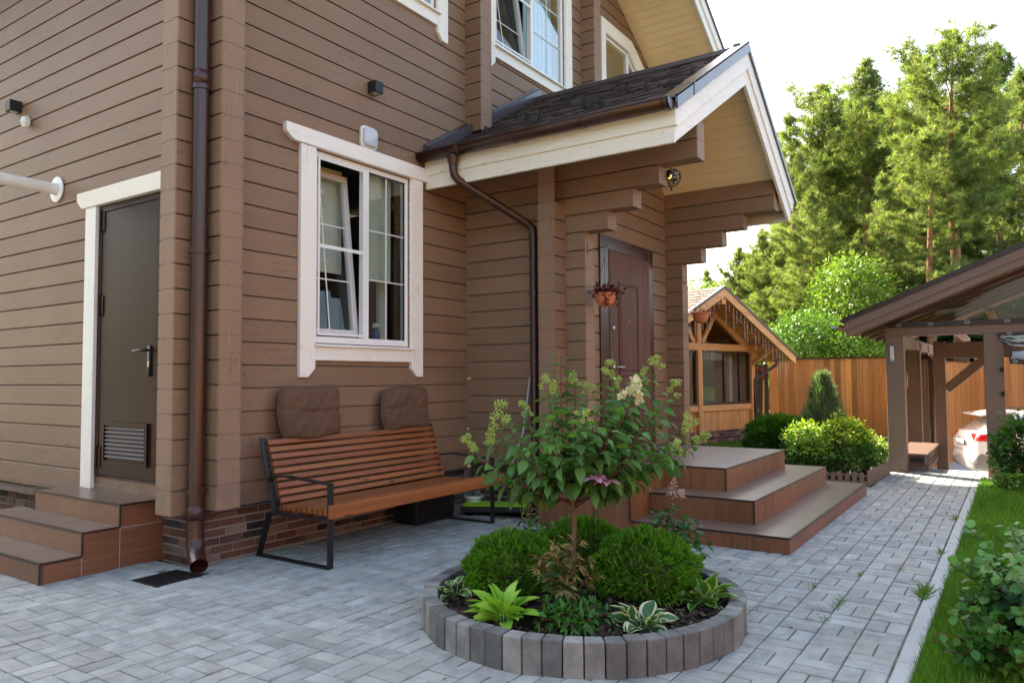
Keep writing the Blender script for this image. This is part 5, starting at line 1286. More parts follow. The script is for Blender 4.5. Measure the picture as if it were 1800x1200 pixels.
skin_patch(body, 'tail_light', lambda x, y, z: x < -1.72 and y > .44 and 1.00+.10*max(0, x+2.0)*2 < z < 1.155 and z > 1.14-(y-.44)*.55, M['red'], .010)
skin_patch(body, 'lamp_surround', lambda x, y, z: -1.74 < x < -1.38 and y > .8 and 1.02 < z < 1.15-(x+1.74)*.25, M['carglass'], .008)
skin_patch(body, 'bumper_corner', lambda x, y, z: x < -1.55 and y > .60 and .34 < z < .72-.42*max(0, x+2.15) and z < .72-(.86-y)*1.3*(x < -2.1), M['cargrey'], .008)
skin_patch(body, 'sill_cladding', lambda x, y, z: x > -1.7 and y > .8 and z < .40, M['cargrey'], .008)
skin_patch(body, 'rear_bumper', lambda x, y, z: x < -2.15 and y < .52 and .36 < z < .62, m_plain('bumper_silver', (.42, .41, .39), .35, spec=.5, var=.04), .008)
skin_patch(body, 'hatch_seam', lambda x, y, z: x < -2.1 and y < .74 and .74 < z < .765, M['cargrey'], .002)
m = MB(); m.prism([(-2.10, 1.555), (-1.60, 1.60), (-1.3, 1.655), (-1.3, 1.685), (-1.62, 1.655), (-2.13, 1.585)], 'y', -.60, .60); m.build('spoiler', M['carpaint'], car, local=True, bevel=.012, seg=2)
m = MB(); m.box(-2.352, -2.325, -.26, .26, .90, 1.01); m.build('number_plate', M['white_plastic'], car, local=True, bevel=.004); m = MB(); m.box(-2.345, -2.33, -.28, .28, .885, 1.03); m.build('plate_frame', M['black'], car, local=True)
m = MB(); m.tube([(-1.1, -.70, 1.70), (.2, -.70, 1.69)], .016, 6); m.tube([(-1.1, .70, 1.70), (.2, .70, 1.69)], .016, 6); m.build('roof_rail', M['black'], car, local=True)
for (wx, sg) in ((-1.35, -1), (1.4, -1), (-1.35, 1), (1.4, 1)):
    m = MB(); m.lathe([(.22, -.10), (.33, -.105), (.345, -.07), (.345, .07), (.33, .105), (.22, .10)], (wx, sg*.87, .345), 28, ax='y'); wh = m.build('wheel', M['rubber'], car, local=True, smooth=True)
    m = MB(); m.lathe([(0, sg*.06), (.05, sg*.085), (.20, sg*.06), (.23, sg*.10), (.23, -sg*.02)], (wx, sg*.87, .345), 20, ax='y'); m.build('rim', M['chrome'], wh, local=True)
    m = MB(); m.lathe([(.36, sg*.07), (.42, sg*.09), (.42, sg*.02)], (wx, sg*.87, .345), 24, ax='y'); m.build('wheel_arch', M['cargrey'], car, local=True)

# ================================================================== plants in the planter
RIGHT = np.array([Rv.x, Rv.y, 0]); RIGHT /= np.linalg.norm(RIGHT); FWD = np.array([Fv.x, Fv.y, 0]); FWD /= np.linalg.norm(FWD)
def thuja(x, y, z, r, h, label, n=5200, group=None, sz=.036, base=(.085, .225, .02), name='globe_thuja'):
    t = thing(name, (x, y, z), label, 'shrub', group); cz_ = z+h*.42
    # fans of little scaly sprays over a lumpy ellipsoid, some inside
    D = rdir(n); D = D[D[:, 2] > -.55]; n = len(D); ph = rng.uniform(0, 6, 3)
    lump = 1+.09*np.sin(5*D[:, 0]+ph[0])*np.cos(4*D[:, 1]+ph[1])+.06*np.sin(9*D[:, 2]+7*D[:, 0]+ph[2])+.035*np.sin(17*D[:, 1]+13*D[:, 2])
    dep = 1-rng.random(n)**2*.32
    P = np.array([x, y, cz_])+D*np.array([r, r, h*.58])*(lump*dep)[:, None]
    G = norm(D*[1, 1, .9]+[0, 0, .35]+rng.normal(size=(n, 3))*.5)
    # spray template: central axis with four side scales, one fan plane
    T = []; TF = []
    for i, (ty, sx, L) in enumerate(((0, 0, 1.0), (.1, -.32, .62), (.1, .32, .62), (.38, -.24, .5), (.38, .24, .5))):
        b = len(T); dx, dy = sx, 1.0; q = sqrt(dx*dx+dy*dy); dx /= q; dy /= q
        T += [(-.07*dy, ty, 0), (.07*dy, ty, 0), (dx*L*1.0+0, ty+dy*L*.95, .05*(1 if i % 2 else -1))]; TF.append((b, b+1, b+2))
        T += [(0, ty, -.05), (0, ty, .07), (dx*L, ty+dy*L*.95, 0)]; TF.append((b+3, b+4, b+5))
    T = np.array(T); TF = np.array(TF)
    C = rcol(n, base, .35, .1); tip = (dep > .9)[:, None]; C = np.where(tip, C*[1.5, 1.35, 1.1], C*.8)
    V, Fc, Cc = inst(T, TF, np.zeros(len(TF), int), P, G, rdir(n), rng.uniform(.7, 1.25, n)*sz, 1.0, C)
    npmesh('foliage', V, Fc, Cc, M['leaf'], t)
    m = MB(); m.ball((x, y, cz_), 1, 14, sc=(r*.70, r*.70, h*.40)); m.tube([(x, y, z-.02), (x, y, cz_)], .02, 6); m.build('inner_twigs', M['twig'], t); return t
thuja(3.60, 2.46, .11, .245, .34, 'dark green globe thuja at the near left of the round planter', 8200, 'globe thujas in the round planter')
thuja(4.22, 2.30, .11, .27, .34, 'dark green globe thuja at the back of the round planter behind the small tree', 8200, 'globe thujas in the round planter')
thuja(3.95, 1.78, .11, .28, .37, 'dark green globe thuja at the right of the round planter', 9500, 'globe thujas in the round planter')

HOSTA = leaf_tpl((0, .10, .25, .45, .65, .82, .93, 1.0), (.03, .17, .31, .37, .32, .21, .10, .005), .40, .42, edge=.66, wave=.12)
HOSTAP = leaf_tpl((0, .10, .25, .45, .65, .82, .93, 1.0), (.02, .13, .24, .30, .26, .17, .08, .005), .30, .38, edge=.80, wave=.05)
def hosta(x, y, z, n, L, c0, c1, label, tpl=HOSTA, var=.12, spread=1.0, el=(.35, 1.15), name='hosta'):
    t = thing(name, (x, y, z), label, 'plant'); a = np.arange(n)*2.4+rng.normal(size=n)*.3; e = np.linspace(el[1], el[0], n)+rng.normal(size=n)*.10
    D = np.stack([np.cos(a)*np.cos(e)*spread, np.sin(a)*np.cos(e)*spread, np.sin(e)], 1); st_l = L*rng.uniform(.35, .75, n)
    P0 = np.array([x, y, z])+np.stack([np.cos(a), np.sin(a), 0*a], 1)*.02; P = P0+norm(D)*st_l[:, None]
    Nn = np.stack([0*a, 0*a, 1+0*a], 1)+rng.normal(size=(n, 3))*.25
    C = np.stack([rcol(n, c0, var, .06), rcol(n, c1, var*.6, .04)], 1)
    V, Fc, Cc = inst(*tpl, P, D*[1, 1, .75], Nn, L*rng.uniform(.8, 1.15, n), rng.uniform(.85, 1.15, n), C)
    npmesh('leaves', V, Fc, Cc, M['leaf'], t, smooth=True)
    m = MB()
    for i in range(n): m.tube([P0[i], P0[i]*.45+P[i]*.55+[0, 0, -.004], P[i]], .0035, 5, col=tuple(np.clip(C[i, 0]*1.2, 0, 1)))
    m.build('leaf_stalks', M['leaf'], t); return t
hosta(3.16, 2.20, .12, 44, .118, (.27, .50, .055), (.30, .54, .065), 'lime green hosta with broad ribbed leaves at the near left edge of the planter', HOSTAP, el=(.35, 1.35))
hosta(3.42, 1.56, .12, 24, .10, (.055, .15, .06), (.62, .66, .42), 'small hosta with blue green leaves edged in white at the planter front', HOSTA, el=(.25, 1.15))
hosta(3.97, 1.44, .12, 30, .105, (.07, .19, .03), (.42, .52, .18), 'hosta with green leaves edged in pale yellow at the right rim of the planter', HOSTA, el=(.35, 1.25), spread=.9)
hosta(3.40, 2.70, .12, 11, .075, (.12, .26, .06), (.55, .56, .32), 'tiny cream edged hosta at the left rim of the planter', HOSTA, el=(.3, 1.0))

def stem_paths(mb, rng_, base, tips, r0=.004, bend=.2, col=None):
    out = []
    for tp in tips:
        b = np.array(base)+rng_.normal(size=3)*[.02, .02, 0]; tp = np.array(tp); mid = (b+tp)/2+[0, 0, bend*np.linalg.norm(tp-b)]+rng_.normal(size=3)*.01
        pts = [b*(1-s)**2+2*mid*s*(1-s)+tp*s*s for s in np.linspace(0, 1, 7)]; mb.tube(pts, list(np.linspace(r0, r0*.45, 7)), 5, col=col); out.append(pts)
    return out
LANCE = leaf_tpl((0, .2, .5, .8, 1), (.01, .13, .17, .10, .004), .3, .2)
def leafy_plant(x, y, z, tips, L, col, label, name, tipcol=None, tpl=LANCE, per=10, cat='plant', r0=.004, leaflets=3, stemmat='stem', wv=1.0, start=.25, group=None):
    t = thing(name, (x, y, z), label, cat, group); m = MB(); paths = stem_paths(m, rng, (x, y, z), tips, r0); m.build('stems', M[stemmat], t)
    P = []; D = []; S = []; C = []
    for pts in paths:
        pts = np.array(pts)
        for k in range(per):
            s = start+(1-start)*(k+.5)/per; i = min(int(s*6), 5); p = pts[i]+(pts[i+1]-pts[i])*(s*6-i); ax = norm(pts[i+1]-pts[i]); a = k*2.4+rng.uniform(-.4, .4)
            e1 = norm(np.cross(ax, [.3, .5, .8])); e2 = np.cross(ax, e1); out = e1*cos(a)+e2*sin(a); d0 = norm(out+ax*.35+[0, 0, .15])
            for q in range(leaflets):
                sp_ = (q-(leaflets-1)/2)*.75; e3 = np.cross(ax, out); d = norm(d0*cos(sp_)+e3*sin(sp_)+rng.normal(size=3)*.12); off = d0*L*.35*(leaflets > 1)
                P.append(p+off); D.append(d); S.append(L*rng.uniform(.7, 1.15)*(1-.25*s)); top = tipcol is not None and s > .62
                C.append(np.array(tipcol if top else col)*rng.uniform(.7, 1.35)*(1+.1*rng.normal(size=3)))
    n = len(P); V, Fc, Cc = inst(*tpl, P, D, np.tile([0, 0, 1.], (n, 1))+rng.normal(size=(n, 3))*.35, S, wv, np.clip(C, 0, 1))
    npmesh('leaves', V, Fc, Cc, M['leaf'], t, smooth=True); return t
def tips_around(x, y, z, n, r, h, hv=.15):
    a = np.arange(n)*2.4; rr = r*np.sqrt((np.arange(n)+.6)/n); return [(x+rr[i]*cos(a[i]), y+rr[i]*sin(a[i]), z+h*(1-.55*(rr[i]/r)**2)*rng.uniform(1-hv, 1+hv)) for i in range(n)]
leafy_plant(3.40, 1.98, .12, tips_around(3.40, 1.98, .12, 14, .19, .42), .066, (.085, .15, .04), 'bushy plant with reddish bronze top leaves in the middle front of the planter', 'bronze_leaf_shrub', (.20, .15, .055), per=12, cat='shrub')
leafy_plant(3.26, 1.86, .12, tips_around(3.26, 1.86, .12, 14, .22, .13), .065, (.05, .16, .025), 'low green leafy perennial spilling at the front of the planter', 'leafy_perennial', None, per=9, cat='plant', stemmat='stem', start=.15)
leafy_plant(4.40, 1.84, .12, tips_around(4.40, 1.84, .12, 20, .28, .40), .075, (.045, .125, .035), 'dark green stemmy perennial at the back right rim of the planter', 'stemmy_perennial', None, per=9, cat='plant', wv=1.4)
leafy_plant(4.22, 2.66, .12, tips_around(4.22, 2.66, .12, 15, .24, .28), .07, (.05, .14, .035), 'dark leafy perennial at the back left rim of the planter', 'stemmy_perennial', None, per=8, cat='plant', wv=1.4)
def astilbe(x, y, z, stems, cf, label):
    t = thing('astilbe', (x, y, z), label, 'flower'); m = MB(); P = []; D = []
    for (dx, dy, h, ph_) in stems:
        tp = np.array([x+dx, y+dy, z+h]); pts = [np.array([x, y, z])*(1-s)+tp*s+np.array([dx*.2, dy*.2, 0])*(s*s-s) for s in np.linspace(0, 1, 5)]; m.tube(pts, [.003, .0027, .0024, .002, .0012], 5)
        ax = norm(pts[-1]-pts[-2])
        for k in range(170):
            s = rng.random(); a = rng.uniform(0, 6.28); L = ph_*.42*(1-s)+.006; b = tp-ax*ph_*(1-s); e1 = norm(np.cross(ax, [.2, .9, .3])); e2 = np.cross(ax, e1); o = norm(e1*cos(a)+e2*sin(a)+ax*.5); P.append(b+o*L*rng.random()); D.append(o+rng.normal(size=3)*.4)
    m.build('stems', M['twig'], t); n = len(P); V, Fc, C = inst(*LEAFS, P, D, rdir(n), .011, .9, rcol(n, cf, .2)); npmesh('plumes', V, Fc, C, M['petal'], t)
astilbe(4.45, 1.88, .14, [(.02, -.08, .58, .14), (.10, -.10, .50, .06)], (.72, .52, .45), 'pale pink astilbe plume standing above the back right rim of the planter')
astilbe(4.26, 2.72, .14, [(.02, .06, .42, .22), (-.10, .10, .52, .12), (.06, -.02, .22, .10)], (.50, .52, .12), 'yellow green astilbe plumes at the back left rim of the planter')
astilbe(4.30, 2.50, .14, [(0, 0, .20, .08), (.03, -.05, .18, .06)], (.80, .82, .66), 'white astilbe plume low at the back of the planter')
PET = leaf_tpl((0, .2, .5, .8, 1), (.05, .22, .33, .22, .02), .35, .5)
# ---- hydrangea standard
hy = thing('hydrangea_tree', (3.78, 2.14, .1), 'small hydrangea standard with green leaves and lime flower panicles in the round planter', 'small tree')
TR = np.array([3.78, 2.14]); PXM = 308.0
def at_img(px, py, dep): 
    a = (px-1003)/PXM; zz = .13+(1045-py)/PXM; s = 1+dep/4.35; p = TR+RIGHT[:2]*a*s+FWD[:2]*dep; return np.array([p[0], p[1], 1.35+(zz-1.35)*s])
trk = [(3.78, 2.14, .09), (3.777, 2.143, .3), (3.785, 2.137, .48), (3.78, 2.14, .66), (3.785, 2.14, .78)]
m = MB(); m.tube(trk, [.019, .0155, .0145, .0155, .017], 10); m.build('trunk', M['twig'], hy, smooth=True)
heads = [(985, 628, .05, 0), (958, 690, -.1, 1), (1012, 682, .12, 1), (1066, 668, .0, 1), (1108, 707, -.12, 2), (1146, 658, .05, 1), (1182, 702, .1, 1), (1192, 762, -.15, 1), (1222, 788, .05, 1), (885, 752, -.05, 1.4), (868, 782, .1, 1), (826, 800, 0, 1.1), (1012, 745, -.33, .8), (1130, 672, .25, .8), (1180, 800, -.2, .8), (925, 735, .2, .9), (1088, 690, .3, .8), (1040, 700, .35, .8), (960, 800, .3, 0), (1080, 800, .32, 0), (900, 820, .2, 0), (1130, 790, .25, 0), (1010, 800, -.3, 0), (1060, 760, -.35, 0), (960, 770, -.33, 0), (1110, 800, -.3, 0), (930, 830, -.2, 0), (1150, 830, -.1, 0), (1000, 720, .3, 0), (1100, 740, .1, 0), (850, 840, .1, 0), (905, 800, -.22, 0), (1040, 720, -.2, 0), (1160, 740, -.05, 0), (945, 740, -.2, 0), (985, 760, -.05, 0), (1030, 790, .05, 0), (1110, 830, .22, 0), (1170, 790, .15, 0), (895, 780, .22, 0), (1120, 760, -.28, 0), (975, 700, .1, 0), (1135, 715, .12, 0)]
m = MB(); LP = []; LD = []; LS = []; hv = []
for hi_, (px, py, dp, fl) in enumerate(heads):
    tp = at_img(px, py, dp); b = np.array([3.783, 2.14, rng.uniform(.60, .78)]); side = tp-b; mid = b+side*.45+np.array([0, 0, -.06 if py > 740 else -.02])+norm(side*[1, 1, 0])*.06
    pts = np.array([b*(1-s)**2+2*mid*s*(1-s)+tp*s*s for s in np.linspace(0, 1, 9)]); L = np.linalg.norm(np.diff(pts, axis=0), axis=1).sum()
    m.tube([tuple(p) for p in pts], list(np.linspace(.0065, .0025, 9)), 6); hv.append((tp, norm(pts[-1]-pts[-2]), fl))
    nodes = int(L*.86/.039)
    for k in range(nodes):
        s = .16+.84*(k+.5)/nodes; i = min(int(s*8), 7); p = pts[i]+(pts[i+1]-pts[i])*(s*8-i); ax = norm(pts[i+1]-pts[i]); a = (k % 2)*pi/2+rng.uniform(-.4, .4)
        e1 = norm(np.cross(ax, [.3, .2, .9])); e2 = np.cross(ax, e1)
        for sg in (0, pi): 
            o = e1*cos(a+sg)+e2*sin(a+sg); LP.append(p+o*.012); LD.append(norm(o+ax*.45+np.array([0, 0, -.12]))); LS.append(rng.uniform(.07, .115)*(1-.35*max(0, s-.75)/.25))
m.build('branches', M['stem'], hy, smooth=True)
HYL = leaf_tpl((0, .1, .28, .5, .75, .92, 1), (.01, .14, .27, .31, .20, .07, .004), .35, .38)
n = len(LP); V, Fc, C = inst(*HYL, LP, LD, np.tile([0, 0, 1.], (n, 1))+rng.normal(size=(n, 3))*.35, LS, rng.uniform(.8, 1.1, n), rcol(n, (.10, .225, .05), .34)); npmesh('crown_leaves', V, Fc, C, M['leaf'], hy, smooth=True)
print('hydrangea leaves', n)
# flower heads: cones of little florets
IC = []; 
for (x, y, z) in ((1, 0, 0), (-1, 0, 0), (0, 1, 0), (0, -1, 0), (0, 0, 1), (0, 0, -1)): IC.append((x*.5, y*.5, z*.5))
IC = np.array(IC); ICF = np.array([(0, 2, 4), (2, 1, 4), (1, 3, 4), (3, 0, 4), (2, 0, 5), (1, 2, 5), (3, 1, 5), (0, 3, 5)])
for (tp, ax, fl) in hv:
    if fl == 0: continue
    big = fl == 2; k = fl if not big else 1; nf = int(260*k) if not big else 260; H = .10*k if not big else .12; Rr = .062*k if not big else .075
    ax = norm(ax+[0, 0, .6]); e1 = norm(np.cross(ax, [.3, .9, .1])); e2 = np.cross(ax, e1); P = []; D = []
    cl = rng.normal(size=(7 if not big else 9, 2))*.55; ch = rng.random(len(cl))
    for q in range(nf):
        j = rng.integers(len(cl)); s = ch[j]; c = (e1*cl[j, 0]+e2*cl[j, 1])*Rr*(1.1-s*.7); p = tp+ax*(s*H-.01)+c+rdir(1)[0]*Rr*.36*rng.random()**.4; P.append(p); D.append(norm(p-tp+1e-4))
    n = len(P); col = (.50, .62, .16) if not big else (.74, .70, .42)
    if not big: V, Fc, C = inst(IC, ICF, np.zeros(8, int), P, D, rdir(n), rng.uniform(.006, .011, n), 1, rcol(n, col, .25))
    else: V, Fc, C = inst(*PET, P, D, rdir(n), rng.uniform(.014, .022, n), 1.6, rcol(n, col, .15))
    npmesh('flower_head', V, Fc, C, M['petal'], hy)

# lily-like pink bloom behind the trunk
t = thing('pink_flower', (4.15, 2.22, .12), 'pink bloom on a leafy stem behind the thin trunk', 'flower')
m = MB(); hd = at_img(1036, 850, -.20); m.tube([(4.15, 2.22, .12), (4.14, 2.20, .42), tuple(hd)], .004, 6); m.build('stem', M['twig'], t)
D = []; P = []
for (off, k0) in (((0, 0, .02), 7), ((.02, -.07, -.01), 6), ((-.05, -.03, .01), 5)):
    for k in range(k0): a = 2*pi*k/k0+off[0]*20; D.append((cos(a), sin(a), .35)); P.append(hd+off)
n = len(P); V, Fc, C = inst(*PET, P, D, np.tile([0, 0, 1.], (n, 1)), .075, 1.0, rcol(n, (.86, .40, .52), .15)); npmesh('petals', V, Fc, C, M['petal'], t, smooth=True)
n = 22; zz = rng.uniform(.14, .50, n); a = rng.uniform(0, 6.3, n); P = np.stack([4.15+0*a, 2.21+0*a, zz], 1); D = np.stack([np.cos(a), np.sin(a), .5+0*a], 1)
V, Fc, C = inst(*LANCE, P, D, np.tile([0, 0, 1.], (n, 1)), .10, 1.1, rcol(n, (.03, .10, .02), .2)); npmesh('leaves', V, Fc, C, M['leaf'], t, smooth=True)

# ================================================================== shrubs near the path
def bush(x, y, z, r, h, n, L, col, label, name='leafy_shrub', tpl=LEAF, nst=26, group=None, tipc=None, wv=1.2, inner=.35, shoots=0):
    t = thing(name, (x, y, z), label, 'shrub', group); m = MB()
    for k in range(nst):
        a = rng.uniform(0, 6.3); q = rng.uniform(.2, 1.0); tp = (x+r*q*cos(a), y+r*q*sin(a), z+h*rng.uniform(.6, .98)); stem_paths(m, rng, (x, y, z), [tp], .007, .12)
    P = []; D = []
    Dd = rdir(n); Dd = Dd[Dd[:, 2] > -.75]; n = len(Dd); ph = rng.uniform(0, 6, 4)
    lump = 1+.13*np.sin(4*Dd[:, 0]+ph[0])*np.cos(5*Dd[:, 1]+ph[1])+.10*np.sin(9*Dd[:, 2]+6*Dd[:, 0]+ph[2])
    dep = 1-inner*rng.random(n)**1.3
    P = np.array([x, y, z+h*.52])+Dd*np.array([r, r, h*.52])*(lump*dep)[:, None]+rng.normal(size=(n, 3))*L*.4
    P[:, 2] = np.maximum(P[:, 2], z+.02)
    D = norm(Dd+[0, 0, .3]+rng.normal(size=(n, 3))*.8); C = rcol(n, col, .3, .1)
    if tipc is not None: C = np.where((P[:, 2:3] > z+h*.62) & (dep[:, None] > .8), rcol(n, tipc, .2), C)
    for k in range(shoots):
        a = rng.uniform(0, 6.3); q = rng.uniform(.1, .8); b = np.array([x+r*q*cos(a), y+r*q*sin(a), z+h*.85]); tp = b+np.array([rng.normal()*.08, rng.normal()*.08, h*rng.uniform(.18, .4)]); m.tube([tuple(b-[0, 0, h*.3]), tuple(b), tuple(tp)], [.004, .003, .0015], 5)
        for s in np.linspace(.0, 1, 8): P = np.vstack([P, b+(tp-b)*s]); D = np.vstack([D, norm(rdir(1)[0]*[1, 1, .4]+[0, 0, .5])]); C = np.vstack([C, rcol(1, tipc or col, .2)])
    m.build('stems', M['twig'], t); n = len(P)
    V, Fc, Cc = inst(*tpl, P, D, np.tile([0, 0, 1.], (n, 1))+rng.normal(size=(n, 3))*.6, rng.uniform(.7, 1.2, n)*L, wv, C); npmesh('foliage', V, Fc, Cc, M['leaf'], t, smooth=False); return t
thuja(12.8, 3.28, 0, .56, .68, 'broad dark green dome shaped thuja beyond the porch steps', 9000, None, .085, (.05, .15, .015), 'dome_thuja')
bush(10.75, 2.35, 0, .30, .50, 2600, .05, (.07, .17, .025), 'low leafy green shrub behind the picket edging next to the steps', tipc=(.22, .36, .04))
bush(11.0, 1.98, 0, .34, .74, 3600, .045, (.08, .19, .025), 'bright yellow green shrub behind the picket edging beside the carport post', tipc=(.34, .46, .04), shoots=7)
bush(11.38, 1.80, 0, .26, .55, 2000, .045, (.08, .19, .025), 'yellow green shrub tucked against the front left carport post', tipc=(.34, .46, .04))
bush(11.9, 2.35, 0, .34, .6, 2400, .045, (.085, .20, .03), 'leafy green shrub at the back of the shrub bed', tipc=(.28, .40, .05))
bush(12.0, 2.75, 0, .30, .62, 2200, .045, (.09, .20, .03), 'yellow green shrub between the dome thuja and the bright shrub', tipc=(.30, .42, .05))
# juniper cone
t = thing('juniper', (13.4, 2.75, 0), 'grey green conical juniper in front of the orange fence', 'shrub'); n = 7000
s = rng.random(n)**.8; a = rng.uniform(0, 6.28, n); rad = .40*(1-s)**.8*(1+.22*np.sin(5*a+7*s)+.15*np.sin(3*a-11*s))*(1-.4*rng.random(n)**2)+.02
P = np.stack([13.4+rad*np.cos(a), 2.75+rad*np.sin(a), .05+s*1.28], 1); D = np.stack([np.cos(a)*.5, np.sin(a)*.5, 1.2+0*a], 1)+rng.normal(size=(n, 3))*.25
V, Fc, C = inst(*NEED, P, D, rdir(n), rng.uniform(.06, .20, n), .12, rcol(n, (.17, .25, .14), .35)); npmesh('foliage', V, Fc, C, M['leaf'], t)
m = MB(); m.tube([(13.4, 2.75, 0), (13.4, 2.75, 1.2)], [.03, .01], 6); m.build('trunk', M['twig'], t)
# bush by the right carport post
leafb = leaf_tpl((0, .25, .55, .85, 1), (.02, .30, .38, .22, .01), .25, .2)
bush(10.95, -.06, 0, .36, .76, 3000, .05, (.035, .10, .022), 'dark green leafy shrub covering the foot of the right carport post', nst=34, shoots=9, wv=1.2, tpl=leafb, tipc=(.08, .20, .03))
bush(10.55, .10, 0, .18, .18, 500, .04, (.10, .22, .03), 'low tuft of yellowish leaves at the corner of the lawn', tpl=leafb)
# foreground shrub on the lawn: long arching twigs with round leaves
tips = []
for k in range(84):
    a = rng.uniform(0, 6.28); q = sqrt(rng.random()); tips.append((4.30+.52*q*cos(a), -.10+.42*q*sin(a), rng.uniform(.22, .76)*(1-.25*q)))
tips = [(a_, min(b_, .33), c_) for a_, b_, c_ in tips]
leafy_plant(4.30, -.10, 0, tips, .064, (.04, .13, .055), 'loose shrub with small round leaves on reddish twigs at the right lawn edge', 'round_leaf_shrub', (.10, .24, .06), leafb, per=34, cat='shrub', r0=.005, leaflets=1, wv=1.3, start=.10)
leafy_plant(4.15, .16, 0, [(4.05+rng.uniform(-.30, .25), .12+rng.uniform(-.24, .24), rng.uniform(.06, .30)) for k in range(36)], .058, (.06, .18, .03), 'low leafy weeds in the grass at the path edging', 'lawn_weeds', None, leafb, per=8, cat='plant', leaflets=1, wv=1.1, start=.2)
# ---- lawn blades
def blades(name, n, xs, ys, h, dens=None, label=None, z0=-.03):
    x = xs[0]+(xs[1]-xs[0])*rng.random(n)**1.5; y = ys[0]+(ys[1]-ys[0])*rng.random(n); y = np.where(y > .435, .43, y)
    P = np.stack([x, y, 0*x+z0], 1); D = np.stack([rng.normal(size=n)*.35, rng.normal(size=n)*.35, 1+0*x], 1)
    sc_ = h*rng.uniform(.5, 1.25, n)*(1+.04*(x-3)); C = rcol(n, (.12, .25, .028), .35, .12)
    k = (np.sin(x*3.1+1)*np.sin(y*4.3)+rng.normal(size=n)*.3)[:, None]; C = C*(1+.15*k)
    V, Fc, Cc = inst(*NEED, P, D, rdir(n), sc_, .085*(1+.06*(x-3)), np.clip(C, 0, 1)); return tag(npmesh(name, V, Fc, Cc, M['grass'], origin=(6, 0, 0)), kind='stuff')
blades('lawn_grass', 150000, (3.0, 11.5), (-1.6, .45), .065)
def blades2(n, x0, x1, y0, y1, h):
    x = rng.uniform(x0, x1, n); y = rng.uniform(y0, y1, n); P = np.stack([x, y, 0*x-.035], 1); D = np.stack([rng.normal(size=n)*.35, rng.normal(size=n)*.35, 1+0*x], 1)
    V, Fc, Cc = inst(*NEED, P, D, rdir(n), h*rng.uniform(.5, 1.2, n), .14, rcol(n, (.13, .26, .025), .3)); return tag(npmesh('rear_lawn_grass', V, Fc, Cc, M['grass'], origin=(14, 4, 0)), kind='stuff')
blades2(40000, 12.6, 17.5, 3.6, 6.5, .06)
# weeds in the joints
t = thing('joint_weeds', (6, 1.2, 0), 'small grass tufts growing in the paving joints', 'weeds'); P = []; D = []; S = []
for (x, y, nb, hh) in ((5.1, 1.13, 26, .05), (4.82, .93, 40, .06), (5.9, .73, 18, .05), (6.0, 1.13, 14, .035), (5.75, 1.40, 14, .04), (5.45, 1.8, 16, .04), (5.25, 2.1, 10, .03), (7.4, .93, 14, .05), (8.2, .53, 30, .09), (6.6, .53, 26, .07), (5.35, .52, 60, .10), (5.25, .53, 50, .09), (4.45, .93, 18, .04), (4.9, 1.53, 16, .04), (3.9, 3.3, 8, .02), (2.9, 3.9, 8, .02), (4.35, 1.33, 18, .05), (6.9, .73, 12, .04), (5.6, .93, 20, .05), (4.3, .73, 12, .03)):
    for k in range(nb): P.append((x+rng.normal()*.05, y+rng.normal()*.012, -.005)); D.append((rng.normal()*.7, rng.normal()*.7, .8)); S.append(hh*rng.uniform(.5, 1.2))
n = len(P); V, Fc, C = inst(*NEED, P, D, rdir(n), S, .10, rcol(n, (.11, .22, .03), .3)); npmesh('blades', V, Fc, C, M['grass'], t)
tag(t, kind='stuff')

mb = MB(); rnd = random.Random(77)
for k in range(90):
    x, y = rnd.uniform(2.4, 9), rnd.uniform(.6, 5.0)
    if math.hypot(x-RC[0], y-RC[1]) < RO+.01 or (5.8 < x < 9.5 and y > 1.4): continue
    Mx = Matrix.Translation((x, y, .008)) @ Euler((rnd.uniform(-.2, .2), rnd.uniform(-.2, .2), rnd.uniform(0, 6.3))).to_matrix().to_4x4(); q = rnd.uniform(.5, 1.3)
    s_ = rnd.uniform(.006, .022); mb.obox(Mx, s_, s_*rnd.uniform(.3, .7), .003, tuple(q*v for v in rnd.choice(((.05, .035, .02), (.12, .08, .03), (.06, .09, .02)))))
tag(mb.build('fallen_debris', M['bark'], origin=(5, 2, 0)), kind='stuff')

